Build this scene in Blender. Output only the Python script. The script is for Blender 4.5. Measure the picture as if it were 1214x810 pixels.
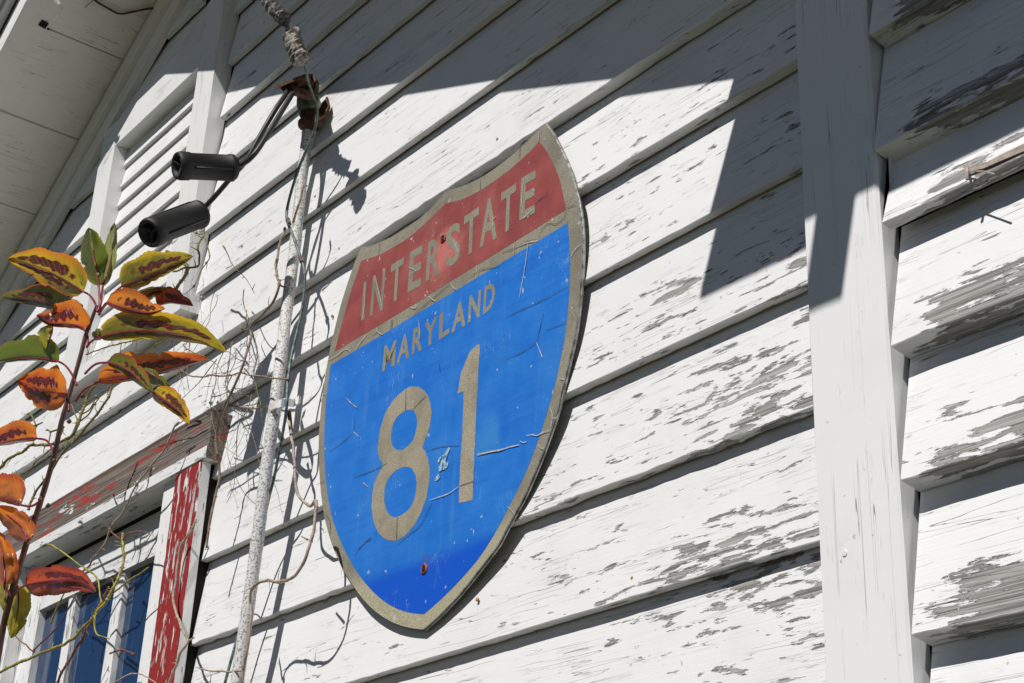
import bpy, bmesh, math, random
from mathutils import Vector, Matrix, noise
from mathutils.geometry import tessellate_polygon
random.seed(7)
sc = bpy.context.scene
for o in list(bpy.data.objects): bpy.data.objects.remove(o)

# ------------------------------------------------------------------ camera
# world: x runs along the wall (right +), y goes into the wall (wall face at y=0), z is up; ground at z=-1.6
CX = Vector((0.61281166, -0.31195439, -0.72604843))   # world axes seen in camera space (right, down, forward)
CY = Vector((0.78929105, 0.28638111, 0.54314409))
CZ = Vector((0.03849037, -0.90590856, 0.42172049))
FPX = 1844.73; PX0, PY0 = 607.0, 405.0
CAM = Vector((0, -1, 0))
def unit(v): return v / v.length
CX = unit(CX); CY = unit(CY - CX * CX.dot(CY)); CZ = CX.cross(CY)
right = Vector((CX[0], CY[0], CZ[0])); down = Vector((CX[1], CY[1], CZ[1])); fwd = Vector((CX[2], CY[2], CZ[2]))
cam = bpy.data.cameras.new('camera'); cob = bpy.data.objects.new('camera', cam); sc.collection.objects.link(cob)
M = Matrix((( right.x, -down.x, -fwd.x), (right.y, -down.y, -fwd.y), (right.z, -down.z, -fwd.z))).to_4x4()
M.translation = CAM; cob.matrix_world = M
cam.sensor_width = 36; cam.lens = FPX / 1214 * 36; cam.clip_start = 0.02; cam.clip_end = 2000
sc.camera = cob
# ------------------------------------------------------------------ light
LD = Vector((-0.27, 1.0, -1.15))                     # direction the sunlight travels
SUN = -LD.normalized()
w = bpy.data.worlds.new("World"); sc.world = w; w.use_nodes = True
nt = w.node_tree; bg = nt.nodes['Background']
sky = nt.nodes.new('ShaderNodeTexSky'); sky.sky_type = 'NISHITA'; sky.sun_disc = False
sky.sun_elevation = math.asin(SUN.z); sky.sun_rotation = math.atan2(SUN.x, SUN.y)
sky.air_density = 0.42; sky.dust_density = 0.05; sky.ozone_density = 3.0; sky.altitude = 300
nt.links.new(sky.outputs[0], bg.inputs[0]); bg.inputs[1].default_value = 0.05
sl = bpy.data.lights.new('sun', 'SUN'); sl.energy = 5.0; sl.angle = math.radians(0.5); sl.color = (1.0, 0.97, 0.92)
so = bpy.data.objects.new('sun', sl); sc.collection.objects.link(so)
so.rotation_euler = (-LD.normalized()).to_track_quat('Z', 'Y').to_euler()
sc.view_settings.view_transform = 'Standard'; sc.view_settings.look = 'None'
sc.view_settings.exposure = -0.10; sc.view_settings.gamma = 1.0

# ------------------------------------------------------------------ point helpers
def ray(u, v):
    return right * ((u - PX0) / FPX) + down * ((v - PY0) / FPX) + fwd
def W(u, v, d=0.0):
    """point of the place seen at photo position (u,v) that stands d metres in front of the wall"""
    r = ray(u, v); return CAM + r * ((1 - d) / r.y)
def Wt(u, v, a, b, lift=0.0):
    """same, on the slightly turned plane of the road sign y=-(a+b*(x+1.77))"""
    r = ray(u, v); t = (1 - a - lift - 1.77 * b) / (r.y + b * r.x); return CAM + r * t
def depth(p): return (p - CAM).dot(fwd)
def catmull(pts, n=6, closed=False):
    P = [Vector(p) for p in pts]; out = []; N = len(P)
    if N < 3: return P
    rng = range(N if closed else N - 1)
    for i in rng:
        if closed: a, b, c, d = P[(i-1) % N], P[i], P[(i+1) % N], P[(i+2) % N]
        else: a, b, c, d = P[max(i-1, 0)], P[i], P[i+1], P[min(i+2, N-1)]
        for k in range(n):
            t = k / n
            out.append(0.5 * ((2*b) + (c-a)*t + (2*a-5*b+4*c-d)*t*t + (3*b-a-3*c+d)*t**3))
    if not closed: out.append(P[-1])
    return out

# ------------------------------------------------------------------ object helpers
COL = sc.collection
def empty(name, loc, label, cat, group=None):
    o = bpy.data.objects.new(name, None); COL.objects.link(o); o.location = loc; o.empty_display_size = .05
    o['label'] = label; o['category'] = cat
    if group: o['group'] = group
    bpy.context.view_layer.update()
    return o
def finish(name, bm, mat, parent=None, smooth=False, loc=None, **props):
    if loc is not None: bmesh.ops.translate(bm, verts=bm.verts, vec=-Vector(loc))
    me = bpy.data.meshes.new(name); bm.normal_update(); bm.to_mesh(me); bm.free()
    for m in (mat if isinstance(mat, (list, tuple)) else [mat]): me.materials.append(m)
    if smooth:
        for p in me.polygons: p.use_smooth = True
    o = bpy.data.objects.new(name, me); COL.objects.link(o)
    if loc is not None: o.location = loc
    if parent is not None:
        o.parent = parent
        # world placement of the parent chain is pure translation here
        t = Vector((0, 0, 0)); p = parent
        while p is not None: t += p.location; p = p.parent
        o.location = Vector(loc if loc is not None else (0, 0, 0)) - t
    for k, v in props.items(): o[k] = v
    return o
def box(bm, x0, x1, y0, y1, z0, z1, mi=0, rot=None):
    co = [Vector((x, y, z)) for x in (x0, x1) for y in (y0, y1) for z in (z0, z1)]
    if rot: co = [rot @ c for c in co]
    vs = [bm.verts.new(c) for c in co]
    for f in ((0,1,3,2),(4,6,7,5),(0,4,5,1),(2,3,7,6),(0,2,6,4),(1,5,7,3)):
        fa = bm.faces.new([vs[i] for i in f]); fa.material_index = mi
    return vs
def prism(bm, poly, ext):
    """closed polygon (3-D points) swept by vector ext"""
    a = [bm.verts.new(p) for p in poly]; b = [bm.verts.new(Vector(p) + Vector(ext)) for p in poly]
    n = len(a); bm.faces.new(a); bm.faces.new(b[::-1])
    for i in range(n): bm.faces.new((a[i], b[i], b[(i+1) % n], a[(i+1) % n]))
def tube(bm, pts, rad, seg=8, jit=0.0, cap=True):
    """rad: number or list"""
    P = [Vector(p) for p in pts]; n = len(P)
    R = rad if isinstance(rad, (list, tuple)) else [rad] * n
    rings = []; up = Vector((0.13, 0.3, 0.94)).normalized(); prev = None
    for i in range(n):
        t = (P[min(i+1, n-1)] - P[max(i-1, 0)])
        t = t.normalized() if t.length > 1e-9 else Vector((0, 0, 1))
        if prev is None:
            a = t.cross(up)
            if a.length < 1e-3: a = t.cross(Vector((1, 0, 0)))
            a.normalize()
        else:
            a = (prev - t * prev.dot(t)); a.normalize()
        prev = a; b = t.cross(a)
        rings.append([bm.verts.new(P[i] + (a * math.cos(k*2*math.pi/seg) + b * math.sin(k*2*math.pi/seg)) * R[i] * (1 + random.uniform(-jit, jit))) for k in range(seg)])
    for i in range(n-1):
        for k in range(seg):
            bm.faces.new((rings[i][k], rings[i][(k+1) % seg], rings[i+1][(k+1) % seg], rings[i+1][k]))
    if cap:
        bm.faces.new(rings[0][::-1]); bm.faces.new(rings[-1])
def lathe(bm, base, axis, prof, seg=20, ref=Vector((1, 0, 0.1))):
    axis = Vector(axis).normalized(); a = axis.cross(ref).normalized(); b = axis.cross(a); rings = []
    for h, r in prof:
        rings.append([bm.verts.new(Vector(base) + axis*h + (a*math.cos(k*2*math.pi/seg) + b*math.sin(k*2*math.pi/seg))*max(r, 1e-5)) for k in range(seg)])
    for i in range(len(rings)-1):
        for k in range(seg): bm.faces.new((rings[i][k], rings[i][(k+1) % seg], rings[i+1][(k+1) % seg], rings[i+1][k]))
    bm.faces.new(rings[0][::-1]); bm.faces.new(rings[-1])

# ------------------------------------------------------------------ materials
class NT:
    def __init__(s, name):
        s.m = bpy.data.materials.new(name); s.m.use_nodes = True; s.t = s.m.node_tree
        s.b = s.t.nodes['Principled BSDF']; s.out = s.t.nodes['Material Output']
    def n(s, typ, **kw):
        nd = s.t.nodes.new('ShaderNode' + typ)
        for k, v in kw.items(): setattr(nd, k, v)
        return nd
    def l(s, a, b): s.t.links.new(a, b)
    def put(s, sock, v):
        if hasattr(v, 'is_linked') or isinstance(v, bpy.types.NodeSocket): s.l(v, sock)
        else:
            try: sock.default_value = v
            except Exception: sock.default_value = (*v, 1)
    def math(s, op, a, b=0.0, c=None, clamp=False):
        nd = s.n('Math', operation=op); nd.use_clamp = clamp
        s.put(nd.inputs[0], a); s.put(nd.inputs[1], b)
        if c is not None: s.put(nd.inputs[2], c)
        return nd.outputs[0]
    def step(s, x, lo, hi, smooth=True):
        nd = s.n('MapRange'); nd.interpolation_type = 'SMOOTHSTEP' if smooth else 'LINEAR'
        s.put(nd.inputs[0], x); nd.inputs[1].default_value = lo; nd.inputs[2].default_value = hi
        return nd.outputs[0]
    def mix(s, f, a, b):
        nd = s.n('Mix', data_type='RGBA'); s.put(nd.inputs[0], f)
        for i, v in ((6, a), (7, b)):
            if isinstance(v, (tuple, list)): nd.inputs[i].default_value = (*v[:3], 1)
            else: s.l(v, nd.inputs[i])
        return nd.outputs[2]
    def pos(s, scale, rnd=True):
        g = s.n('NewGeometry'); v = g.outputs['Position']
        if rnd:
            oi = s.n('ObjectInfo'); mu = s.n('VectorMath', operation='SCALE'); cb = s.n('CombineXYZ')
            for i in range(3): s.l(oi.outputs['Random'], cb.inputs[i])
            s.l(cb.outputs[0], mu.inputs[0]); mu.inputs['Scale'].default_value = 37.0
            ad = s.n('VectorMath', operation='ADD'); s.l(v, ad.inputs[0]); s.l(mu.outputs[0], ad.inputs[1]); v = ad.outputs[0]
        m = s.n('VectorMath', operation='MULTIPLY'); s.l(v, m.inputs[0]); m.inputs[1].default_value = scale
        return m.outputs[0]
    def noise(s, vec, scale=1.0, detail=4.0, rough=0.55, dist=0.0):
        nd = s.n('TexNoise'); s.l(vec, nd.inputs['Vector']); nd.inputs['Scale'].default_value = scale
        nd.inputs['Detail'].default_value = detail; nd.inputs['Roughness'].default_value = rough; nd.inputs['Distortion'].default_value = dist
        return nd.outputs[0]
    def bump(s, h, dist, strength=1.0, prev=None):
        nd = s.n('Bump'); s.l(h, nd.inputs['Height']); nd.inputs['Distance'].default_value = dist; nd.inputs['Strength'].default_value = strength
        if prev is not None: s.l(prev, nd.inputs['Normal'])
        return nd.outputs[0]
    def done(s, col, rough=0.7, normal=None, metal=0.0, spec=None):
        s.put(s.b.inputs['Base Color'], col if not isinstance(col, tuple) else (*col[:3], 1))
        s.put(s.b.inputs['Roughness'], rough); s.put(s.b.inputs['Metallic'], metal)
        if spec is not None: s.b.inputs['Specular IOR Level'].default_value = spec
        if normal is not None: s.l(normal, s.b.inputs['Normal'])
        return s.m

def axis_scale(axis, along, across):
    return tuple(along if a == axis else across for a in 'xyz')
def paint_mat(name, axis='x', peel=0.0, fine=1.0, ckf=(3.2, 85),  paint=(.76, .76, .765), wood_a=(.13, .125, .12), wood_b=(.42, .41, .395),
              zone=None, crack=1.0, under=None, relief=1.0, thr=.66, paint2=None):
    """old paint flaking off along the grain of a weathered board"""
    s = NT(name)
    pc = s.pos(axis_scale(axis, 9 * fine, 62 * fine)); big = s.noise(s.pos(axis_scale(axis, 3.4, 13)), 1, 3, .5)
    n1 = s.noise(pc, 1.0, 7, .62, .25)
    n2 = s.noise(s.pos(axis_scale(axis, 38, 170)), 1.0, 4, .6)
    v = s.math('ADD', s.math('MULTIPLY', n2, .36), s.math('MULTIPLY', n1, .66))
    v = s.math('ADD', v, s.math('MULTIPLY', s.math('SUBTRACT', big, .5), .36))
    v = s.math('ADD', v, peel)
    if zone == 'left':            # siding: more worn towards the corner post and on the lowest courses
        g = s.n('NewGeometry'); sp = s.n('SeparateXYZ'); s.l(g.outputs['Position'], sp.inputs[0])
        near = s.step(sp.outputs[0], -1.55, -0.88); low = s.step(sp.outputs[2], 1.15, .35)
        v = s.math('ADD', v, s.math('MULTIPLY', near, s.math('ADD', s.math('MULTIPLY', low, .075), .035)))
        uv = s.n('UVMap'); su = s.n('SeparateXYZ'); s.l(uv.outputs[0], su.inputs[0])
        v = s.math('ADD', v, s.math('MULTIPLY', s.math('SUBTRACT', .5, su.outputs[1]), .05))
    if zone == 'right':           # wide courses: lower edge weathered bare
        uv = s.n('UVMap'); su = s.n('SeparateXYZ'); s.l(uv.outputs[0], su.inputs[0])
        lo = s.step(su.outputs[1], .62, .05); xx = s.step(su.outputs[0], -.775, -.70)
        v = s.math('ADD', v, s.math('MULTIPLY', s.math('MULTIPLY', lo, s.math('ADD', s.math('MULTIPLY', xx, .7), .3)), .26))
        v = s.math('SUBTRACT', v, .05)
    mask = s.step(v, thr, thr + .012)
    edge = s.math('MULTIPLY', s.step(v, thr - .016, thr), s.math('SUBTRACT', 1.0, mask))      # paint lip
    grain = s.noise(s.pos(axis_scale(axis, 6, 520)), 1, 5, .7)
    cn = s.noise(s.pos(axis_scale(axis, *ckf)), 1, 2.5, .5, .15)
    cgate = s.step(s.noise(s.pos(axis_scale(axis, 6, 26)), 1, 2), .47, .55)
    ck = s.math('MULTIPLY', s.step(s.math('ABSOLUTE', s.math('SUBTRACT', cn, .5)), .0045, .0015), cgate)
    cn2 = s.noise(s.pos(axis_scale(axis, 12, 260)), 1, 3, .5, .2)
    ck2 = s.math('MULTIPLY', s.step(s.math('ABSOLUTE', s.math('SUBTRACT', cn2, .5)), .012, .003), s.step(s.noise(s.pos(axis_scale(axis, 14, 50)), 1, 2), .54, .62))
    cracks = s.math('MULTIPLY', s.math('MAXIMUM', ck, s.math('MULTIPLY', ck2, .35)), crack, clamp=True)
    g2 = s.noise(s.pos(axis_scale(axis, 2.2, 210)), 1, 5, .7, .3)
    wood = s.mix(s.step(s.math('ADD', s.math('MULTIPLY', grain, .5), s.math('MULTIPLY', g2, .5)), .40, .60), wood_a, wood_b)
    if under is not None:         # an older coat showing below the top one
        u = s.step(s.noise(s.pos(axis_scale(axis, 6, 40), True), 1.3, 5, .6), under[1], under[1] + .03)
        wood = s.mix(u, wood, under[0])
    dirt = s.noise(s.pos((9, 9, 9)), 1, 5, .6)
    pa = s.mix(s.math('MULTIPLY', s.step(dirt, .45, .8), .35), paint, tuple(c * d for c, d in zip(paint2 or paint, (.80, .79, .76))))
    speck = s.step(s.noise(s.pos((130, 130, 130)), 1, 2), .735, .76)
    pa = s.mix(s.math('MULTIPLY', speck, .5), pa, (.25, .23, .2))
    col = s.mix(mask, pa, wood)
    col = s.mix(s.math('MULTIPLY', cracks, .72), col, (.035, .033, .03))
    h = s.math('SUBTRACT', 1.0, mask)
    h = s.math('ADD', h, s.math('MULTIPLY', edge, .55))
    h = s.math('SUBTRACT', h, s.math('MULTIPLY', cracks, .35))
    b1 = s.bump(h, .0011 * relief, 1.0)
    h2 = s.math('ADD', grain, s.math('MULTIPLY', s.noise(s.pos(axis_scale(axis, 30, 140)), 1, 3), .35))
    b2 = s.bump(h2, .00042 * relief, .8, b1)
    return s.done(col, s.mix(mask, (.5, .5, .5), (.9, .9, .9)), b2, spec=.3)

M_sid = paint_mat('weathered_white_siding', 'x', peel=-.018, fine=1.65, zone='left')
M_sidR = paint_mat('weathered_white_siding_wide', 'x', peel=-.005, fine=1.4, zone='right')
M_post = paint_mat('white_post_paint', 'z', peel=-.4, paint=(.77, .77, .78), crack=.85, relief=.25, ckf=(1.1, 110))
M_trimx = paint_mat('white_trim_paint', 'x', peel=-.15, paint=(.76, .76, .755), crack=.7)
M_trimz = paint_mat('white_trim_paint_upright', 'z', peel=-.13, paint=(.76, .76, .755), crack=.8)
M_soff = paint_mat('grey_soffit_paint', 'y', peel=-.2, paint=(.80, .785, .75), crack=.85)
M_frieze = paint_mat('frieze_paint', 'x', peel=-.25, paint=(.80, .785, .75), crack=.5)
M_redz = paint_mat('red_casing_paint_upright', 'z', peel=.165, fine=1.9, paint=(.78, .76, .74), under=((.27, .020, .020), .39), wood_a=(.3, .28, .26), wood_b=(.7, .68, .65), thr=.60)
M_redx = paint_mat('red_header_paint', 'x', peel=.25, paint=(.72, .70, .67), under=((.30, .045, .04), .552), wood_a=(.055, .045, .04), wood_b=(.24, .2, .17), thr=.62)
M_wtrim = paint_mat('flaking_window_trim', 'x', peel=.05, fine=1.3, wood_a=(.16, .14, .12), wood_b=(.45, .42, .38))
M_sash = paint_mat('flaking_sash_paint', 'z', peel=.06, fine=1.3, paint=(.8, .8, .8), wood_a=(.22, .21, .2), wood_b=(.5, .48, .46))
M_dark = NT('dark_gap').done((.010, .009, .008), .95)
M_sheath = NT('wall_sheathing').done((.05, .042, .036), .9)
def simple(name, col, rough=.6, metal=0., nscale=40, amt=.35, bd=.0006, col2=None, thr=(.4, .65)):
    s = NT(name); n = s.noise(s.pos((nscale,)*3), 1, 5, .6)
    c2 = col2 or tuple(c * (1 - amt) for c in col)
    c = s.mix(s.step(n, *thr), col, c2)
    return s.done(c, rough, s.bump(n, bd), metal)
M_black = simple('black_rubber', (.012, .012, .013), .58, 0, 120, .3, .0003)
M_cable = simple('dark_cable_jacket', (.03, .03, .032), .5, 0, 90, .4, .0003)
M_pipe = simple('flaking_white_pipe_paint', (.66, .65, .63), .6, 0, 330, .5, .0008, (.22, .215, .20), (.48, .62))
M_pipe_up = simple('white_pipe_paint', (.72, .71, .68), .6, 0, 130, .5, .0010, (.3, .28, .26), (.58, .64))
M_rust = simple('rusty_iron', (.13, .055, .022), .75, .2, 130, .5, .001, (.035, .02, .012))
M_brass = simple('tarnished_brass', (.22, .17, .05), .35, .6, 110, .5, .0006, (.10, .13, .08), (.35, .6))
M_verd = simple('verdigris_wire', (.17, .24, .21), .55, .3, 160, .4, .0005, (.06, .07, .06))
M_tape = simple('weathered_cloth_tape', (.33, .30, .26), .9, 0, 210, .5, .0022, (.12, .11, .10), (.42, .6))
M_tape2 = simple('weathered_dark_tape', (.10, .09, .085), .9, 0, 190, .5, .0022, (.3, .28, .26), (.5, .62))
M_vine_b = simple('brown_vine_bark', (.30, .22, .16), .7, 0, 120, .4, .0006, (.16, .11, .08))
M_vine_t = simple('tan_vine_bark', (.42, .33, .26), .7, 0, 120, .4, .0006, (.25, .18, .13))
M_vine_g = simple('olive_vine_bark', (.20, .18, .045), .6, 0, 90, .4, .0005, (.16, .10, .04))
M_vine_y = simple('yellow_green_vine', (.36, .34, .05), .5, 0, 60, .4, .0004, (.22, .16, .05))
M_vine_r = simple('red_brown_vine', (.24, .09, .06), .6, 0, 90, .4, .0005, (.13, .05, .035))
M_stem = simple('shrub_stem_bark', (.13, .055, .04), .6, 0, 80, .5, .0008, (.07, .035, .028))
M_pet = simple('red_petiole', (.26, .02, .035), .4, 0, 60, .4, .0003)
M_nail = simple('rusty_nail', (.42, .27, .13), .7, .1, 300, .5, .0004)
M_curl = simple('split_wood', (.43, .36, .31), .8, 0, 120, .3, .0006)
def glass():
    s = NT('window_glass'); n = s.noise(s.pos((3, 3, 5)), 1, 2)
    dust = s.step(s.noise(s.pos((40, 40, 14)), 1, 6, .7), .56, .8)
    col = s.mix(s.math('MULTIPLY', dust, .35), (.014, .042, .11), (.25, .3, .36))  # blue base colour carries part of the sky reflection, dust over it
    s.b.inputs['IOR'].default_value = 1.5
    return s.done(col, .06, s.bump(n, .002, .3), spec=1.0)
M_glass = glass()

# ------------------------------------------------------------------ ground
def ground():
    s = NT('lawn_and_soil'); n = s.noise(s.pos((.8,)*3, False), 1, 8, .7)
    n2 = s.noise(s.pos((60,)*3, False), 1, 4)
    c = s.mix(s.step(n, .4, .6), (.05, .065, .02), (.11, .09, .055)); c = s.mix(s.math('MULTIPLY', n2, .4), c, (.03, .04, .015))
    g = s.done(c, .95, s.bump(n2, .02))
    bm = bmesh.new(); bmesh.ops.create_grid(bm, x_segments=1, y_segments=1, size=900)
    o = finish('ground', bm, g, loc=(0, 0, 0)); o.location = (0, 0, -1.6); o['kind'] = 'structure'
ground()

# ------------------------------------------------------------------ house
HOUSE = empty('clapboard_house', (-1.5, .05, -1.6), 'old white clapboard house with flaking paint, a louvred gable vent and a red framed window', 'house')
bm = bmesh.new()
for a in ((-4.4, -2.99, .03), (-2.99, -2.07, None), (-2.07, 1.6, .03)):
    if a[2]: box(bm, a[0], a[1], .03, .12, -1.6, .94)
    else: box(bm, a[0], a[1], .03, .12, -1.6, -.2)
prism(bm, [(-4.4, .03, .9402), (1.6, .03, .9402), (1.6, .03, 1.245), (-.895, .03, 1.245), (-2.502, .03, 2.035), (-4.4, .03, .95)], (0, .09, 0))
finish('wall', bm, M_sheath, HOUSE)
bm = bmesh.new(); box(bm, -3.0, -2.06, .5, .52, -.3, .95)        # near-black sheet stands in for the dim room behind the window
finish('room_dark_sheet', bm, M_dark, HOUSE)

def shear(x, z0): return (z0 - 1.0) * .02 * (-.9 - x) / 1.2 if x < -.86 and z0 > 0 else 0.0
SHEAR = True
def clapboard(x0, x1, z0, z1, yf, tb, yt, mat, wav=.0006, seg=.018, name='clapboard'):
    """one lapped board: yf face depth at its lower edge, tb butt thickness, yt face depth at its top"""
    bm = bmesh.new(); uvl = bm.loops.layers.uv.new('UVMap')
    n = max(2, int((x1 - x0) / seg)); sd = random.uniform(0, 99); rows = []
    lean = (yt - yf) / (z1 - z0)
    for i in range(n + 1):
        x = x0 + (x1 - x0) * i / n
        q = noise.noise((x * 9, sd, 0)) * wav * .9 + noise.noise((x * 70, sd, 3)) * wav * 1.3
        q2 = noise.noise((x * 60, sd, 9)) * wav * 1.6; wob = noise.noise((x * 2.2, sd, 5)) * .0012
        prof = [(yt, z1, 1), (yf + lean * (z1 - z0) * .5 + wob * .5, z0 + (z1 - z0) * .5, .5), (yf + lean * .0010 + wob, z0 + .0010 + q, .02), (yf + .0007 + wob, z0 + q, 0.0), (yf + tb, z0 - lean * tb * .7 + q2, -.1)]
        dz = shear(x, z0)
        rows.append([(bm.verts.new((x, y, z + dz)), v) for y, z, v in prof])
    for i in range(n):
        for k in range(4):
            vs = [rows[i][k], rows[i][k+1], rows[i+1][k+1], rows[i+1][k]]
            f = bm.faces.new([v[0] for v in vs])
            for lp, v in zip(f.loops, vs): lp[uvl].uv = (v[0].co.x, v[1])
    # end grain and back
    for r in (rows[0], rows[-1]):
        e = bm.verts.new((r[0][0].co.x, yf + tb + .004, z1)); vs = [v[0] for v in r] + [e]
        f = bm.faces.new(vs)
        for lp in f.loops: lp[uvl].uv = (lp.vert.co.x, .3)
    bmesh.ops.recalc_face_normals(bm, faces=bm.faces)
    return finish(name, bm, mat, HOUSE, loc=((x0 + x1) / 2, 0, z0))
ZL = [.4257, .552, .6785, .8085, .9335, 1.0572, 1.1765, 1.295, 1.4125, 1.527, 1.642, 1.757, 1.872]
zz = .4257
while zz > -1.5: zz -= .1268; ZL.insert(0, zz)
def rake_x(z):      # x limits of the gable at height z
    lo = (z - 3.50) / .577; hi = -.8655 if z < 1.24 else -.896 - (z - 1.253) / .5006
    return max(-4.4, lo), hi
def tbf(z0): return {.9335: .0125, 1.0572: .015, 1.527: .0125}.get(z0, (.0085, .0095, .0102)[int(z0 * 977) % 3])
for i, z0 in enumerate(ZL):
    nz = ZL[i+1] if i + 1 < len(ZL) else z0 + .115
    z1 = nz + .006; tb = tbf(z0); ntb = tbf(nz) + .0045
    xl, xr = rake_x(z1 + .02)
    wav = .0018 if z0 in (1.0572, .552) else .0007
    spans = []
    if z0 < .9: spans = [(xl, -3.0), (-2.103, -.8655)] if z0 > -.3 else [(xl, -.8655)]
    elif z0 < 1.1 : spans = [(xl, min(xr, -.8655))]
    elif z0 < 1.75: spans = [(xl, -2.772), (-2.250, min(xr, -.8655))]
    else: spans = [(xl, xr)]
    for a, b in spans:
        if b - a < .1: continue
        clapboard(a, b, z0, z1, 0.0 + (0.001 if z0 == 1.0572 else 0), tb, ntb, M_sid, wav, seg=.018 if z0 > .2 else .3)
# wide courses right of the post
ZR = [.070, .195, .320, .450, .572, .693, .770, .897, 1.02, 1.14]
zz = .07
while zz > -1.45: zz -= .125; ZR.insert(0, zz)
for i, z0 in enumerate(ZR):
    nz = ZR[i+1] if i + 1 < len(ZR) else z0 + .095
    tb = .012 if z0 == .693 else .0245
    clapboard(-.7715 if z0 != .770 else -.7745, 1.6, z0, nz + .006, -.017, tb, .0105, M_sidR, .0010, seg=.012 if z0 > .2 else .3)
# corner post
bm = bmesh.new()
n = 60; zs = [-1.59 + (1.25 + 1.59) * i / n for i in range(n + 1)]
pr = [(-.8660, .008), (-.8655, -.0120), (-.8645, -.013), (-.7795, -.013), (-.7772, -.0105), (-.7768, .012)]
rows = [[bm.verts.new((x + noise.noise((k, z * 6, 2)) * .0006, y, z)) for k, (x, y) in enumerate(pr)] for z in zs]
for i in range(n):
    for k in range(len(pr) - 1): bm.faces.new((rows[i][k], rows[i][k+1], rows[i+1][k+1], rows[i+1][k]))
bmesh.ops.recalc_face_normals(bm, faces=bm.faces)
finish('corner_post', bm, M_post, HOUSE, loc=(-.82, 0, -1.59))
bm = bmesh.new(); box(bm, -.7767, -.7705, .0135, .03, -1.59, 1.24)
finish('corner_gap', bm, M_dark, HOUSE)
# ---- rake overhang: soffit boards, fascia, roof
def zs_l(x): return 3.5011 + .577 * x
XP = -2.502; ZP = 2.0575
XL = -4.3
def sloped(bm, xa, xb, za, zb, y0, y1, h, cut=0.0):
    prism(bm, [(xa, y0, za), (xb, y0, zb), (xb, y0, zb + h), (xa, y0, za + h)], (0, y1 - y0, 0))
joints = [-3.70, -3.51, -3.317, -3.1225, -2.933, -2.742, -2.552, XP]
prevx = XL
for jx in joints:
    bm = bmesh.new(); a, b = prevx + .0018, jx - .0018; k = random.uniform(0, .0015)
    sloped(bm, a, b, zs_l(a) + k, zs_l(b) + k, -.200, -.001, .012)
    finish('soffit_board', bm, M_soff, HOUSE, loc=(a, -.1, zs_l(a))); prevx = jx
bm = bmesh.new(); sloped(bm, XL, XP, zs_l(XL) - .003, zs_l(XP) - .003, -.2505, -.2005, .11)
finish('rake_fascia', bm, M_frieze if False else M_soff, HOUSE, loc=(XP, -.2, ZP), label='grey fascia board along the outer edge of the left rake soffit')
bm = bmesh.new(); sloped(bm, XL, XP, zs_l(XL) + .078, zs_l(XP) + .078, -.272, -.2565, .05)
finish('rake_moulding', bm, M_soff, HOUSE, loc=(XP, -.25, ZP))
bm = bmesh.new(); sloped(bm, XL, XP, zs_l(XL) + .095, zs_l(XP) + .095, -.300, -.2725, .03)
finish('rake_edge_board', bm, M_trimx, HOUSE, loc=(XP, -.3, ZP))
# white painted outward face of the fascia
bm = bmesh.new(); sloped(bm, XL, XP, zs_l(XL) - .0035, zs_l(XP) - .0035, -.2545, -.2507, .066)
finish('fascia_face', bm, M_trimx, HOUSE, loc=(XP, -.24, ZP))
# right rake (above and outside the picture, throws the long shadow)
def zr(x): return 1.253 - .5006 * (x + .896)
bm = bmesh.new(); sloped(bm, XP, -.896, zr(XP), 1.253, -.254, -.2, .10); finish('rake_edge_board', bm, M_trimx, HOUSE, loc=(XP, -.3, ZP))
bm = bmesh.new(); sloped(bm, XP, -.896, zr(XP) + .002, 1.255, -.199, -.001, .014); finish('soffit_board', bm, M_soff, HOUSE, loc=(XP, -.1, ZP))
# eave of the lower wing to the right
bm = bmesh.new(); box(bm, -.8975, 1.6, -.463, -.44, 1.253, 1.265); finish('eave_fascia', bm, M_trimx, HOUSE, loc=(0, -.64, 1.34))
bm = bmesh.new(); box(bm, -.8972, 1.6, -.4395, -.001, 1.2545, 1.266); finish('soffit_board', bm, M_soff, HOUSE, loc=(0, -.3, 1.34))
bm = bmesh.new(); box(bm, -.727, -.681, -.547, -.4635, 1.253, 1.264); finish('eave_shadow_block', bm, M_trimx, HOUSE, loc=(-.68, -.7, 1.34))  # unseen block added to cast the stepped shadow on the post
M_roof = simple('dark_roof_shingles', (.06, .055, .055), .9, 0, 30, .4, .003)
bm = bmesh.new()
sloped(bm, XL, XP, zs_l(XL) + .12, zs_l(XP) + .12, -.305, 3.0, .03)
sloped(bm, XP, -.86, zs_l(XP) + .1205, zr(-.86) + .1205, -.300, 3.0, .03)
prism(bm, [(-.78, -.44, 1.2665), (-.78, 3.0, 2.2), (-.78, 3.0, 2.23), (-.78, -.44, 1.29)], (2.38, 0, 0))
finish('roof', bm, M_roof, HOUSE, loc=(XP, 1, ZP))
# frieze boards where soffit and wall meet
bm = bmesh.new(); sloped(bm, XL, XP, zs_l(XL) - .062, zs_l(XP) - .062, -.020, .006, .058); finish('frieze_board', bm, M_frieze, HOUSE, loc=(XP, 0, ZP))
bm = bmesh.new(); sloped(bm, XL, XP, zs_l(XL) - .115, zs_l(XP) - .115, -.009, .006, .054); finish('frieze_board', bm, M_frieze, HOUSE, loc=(XP, 0, ZP))

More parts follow.
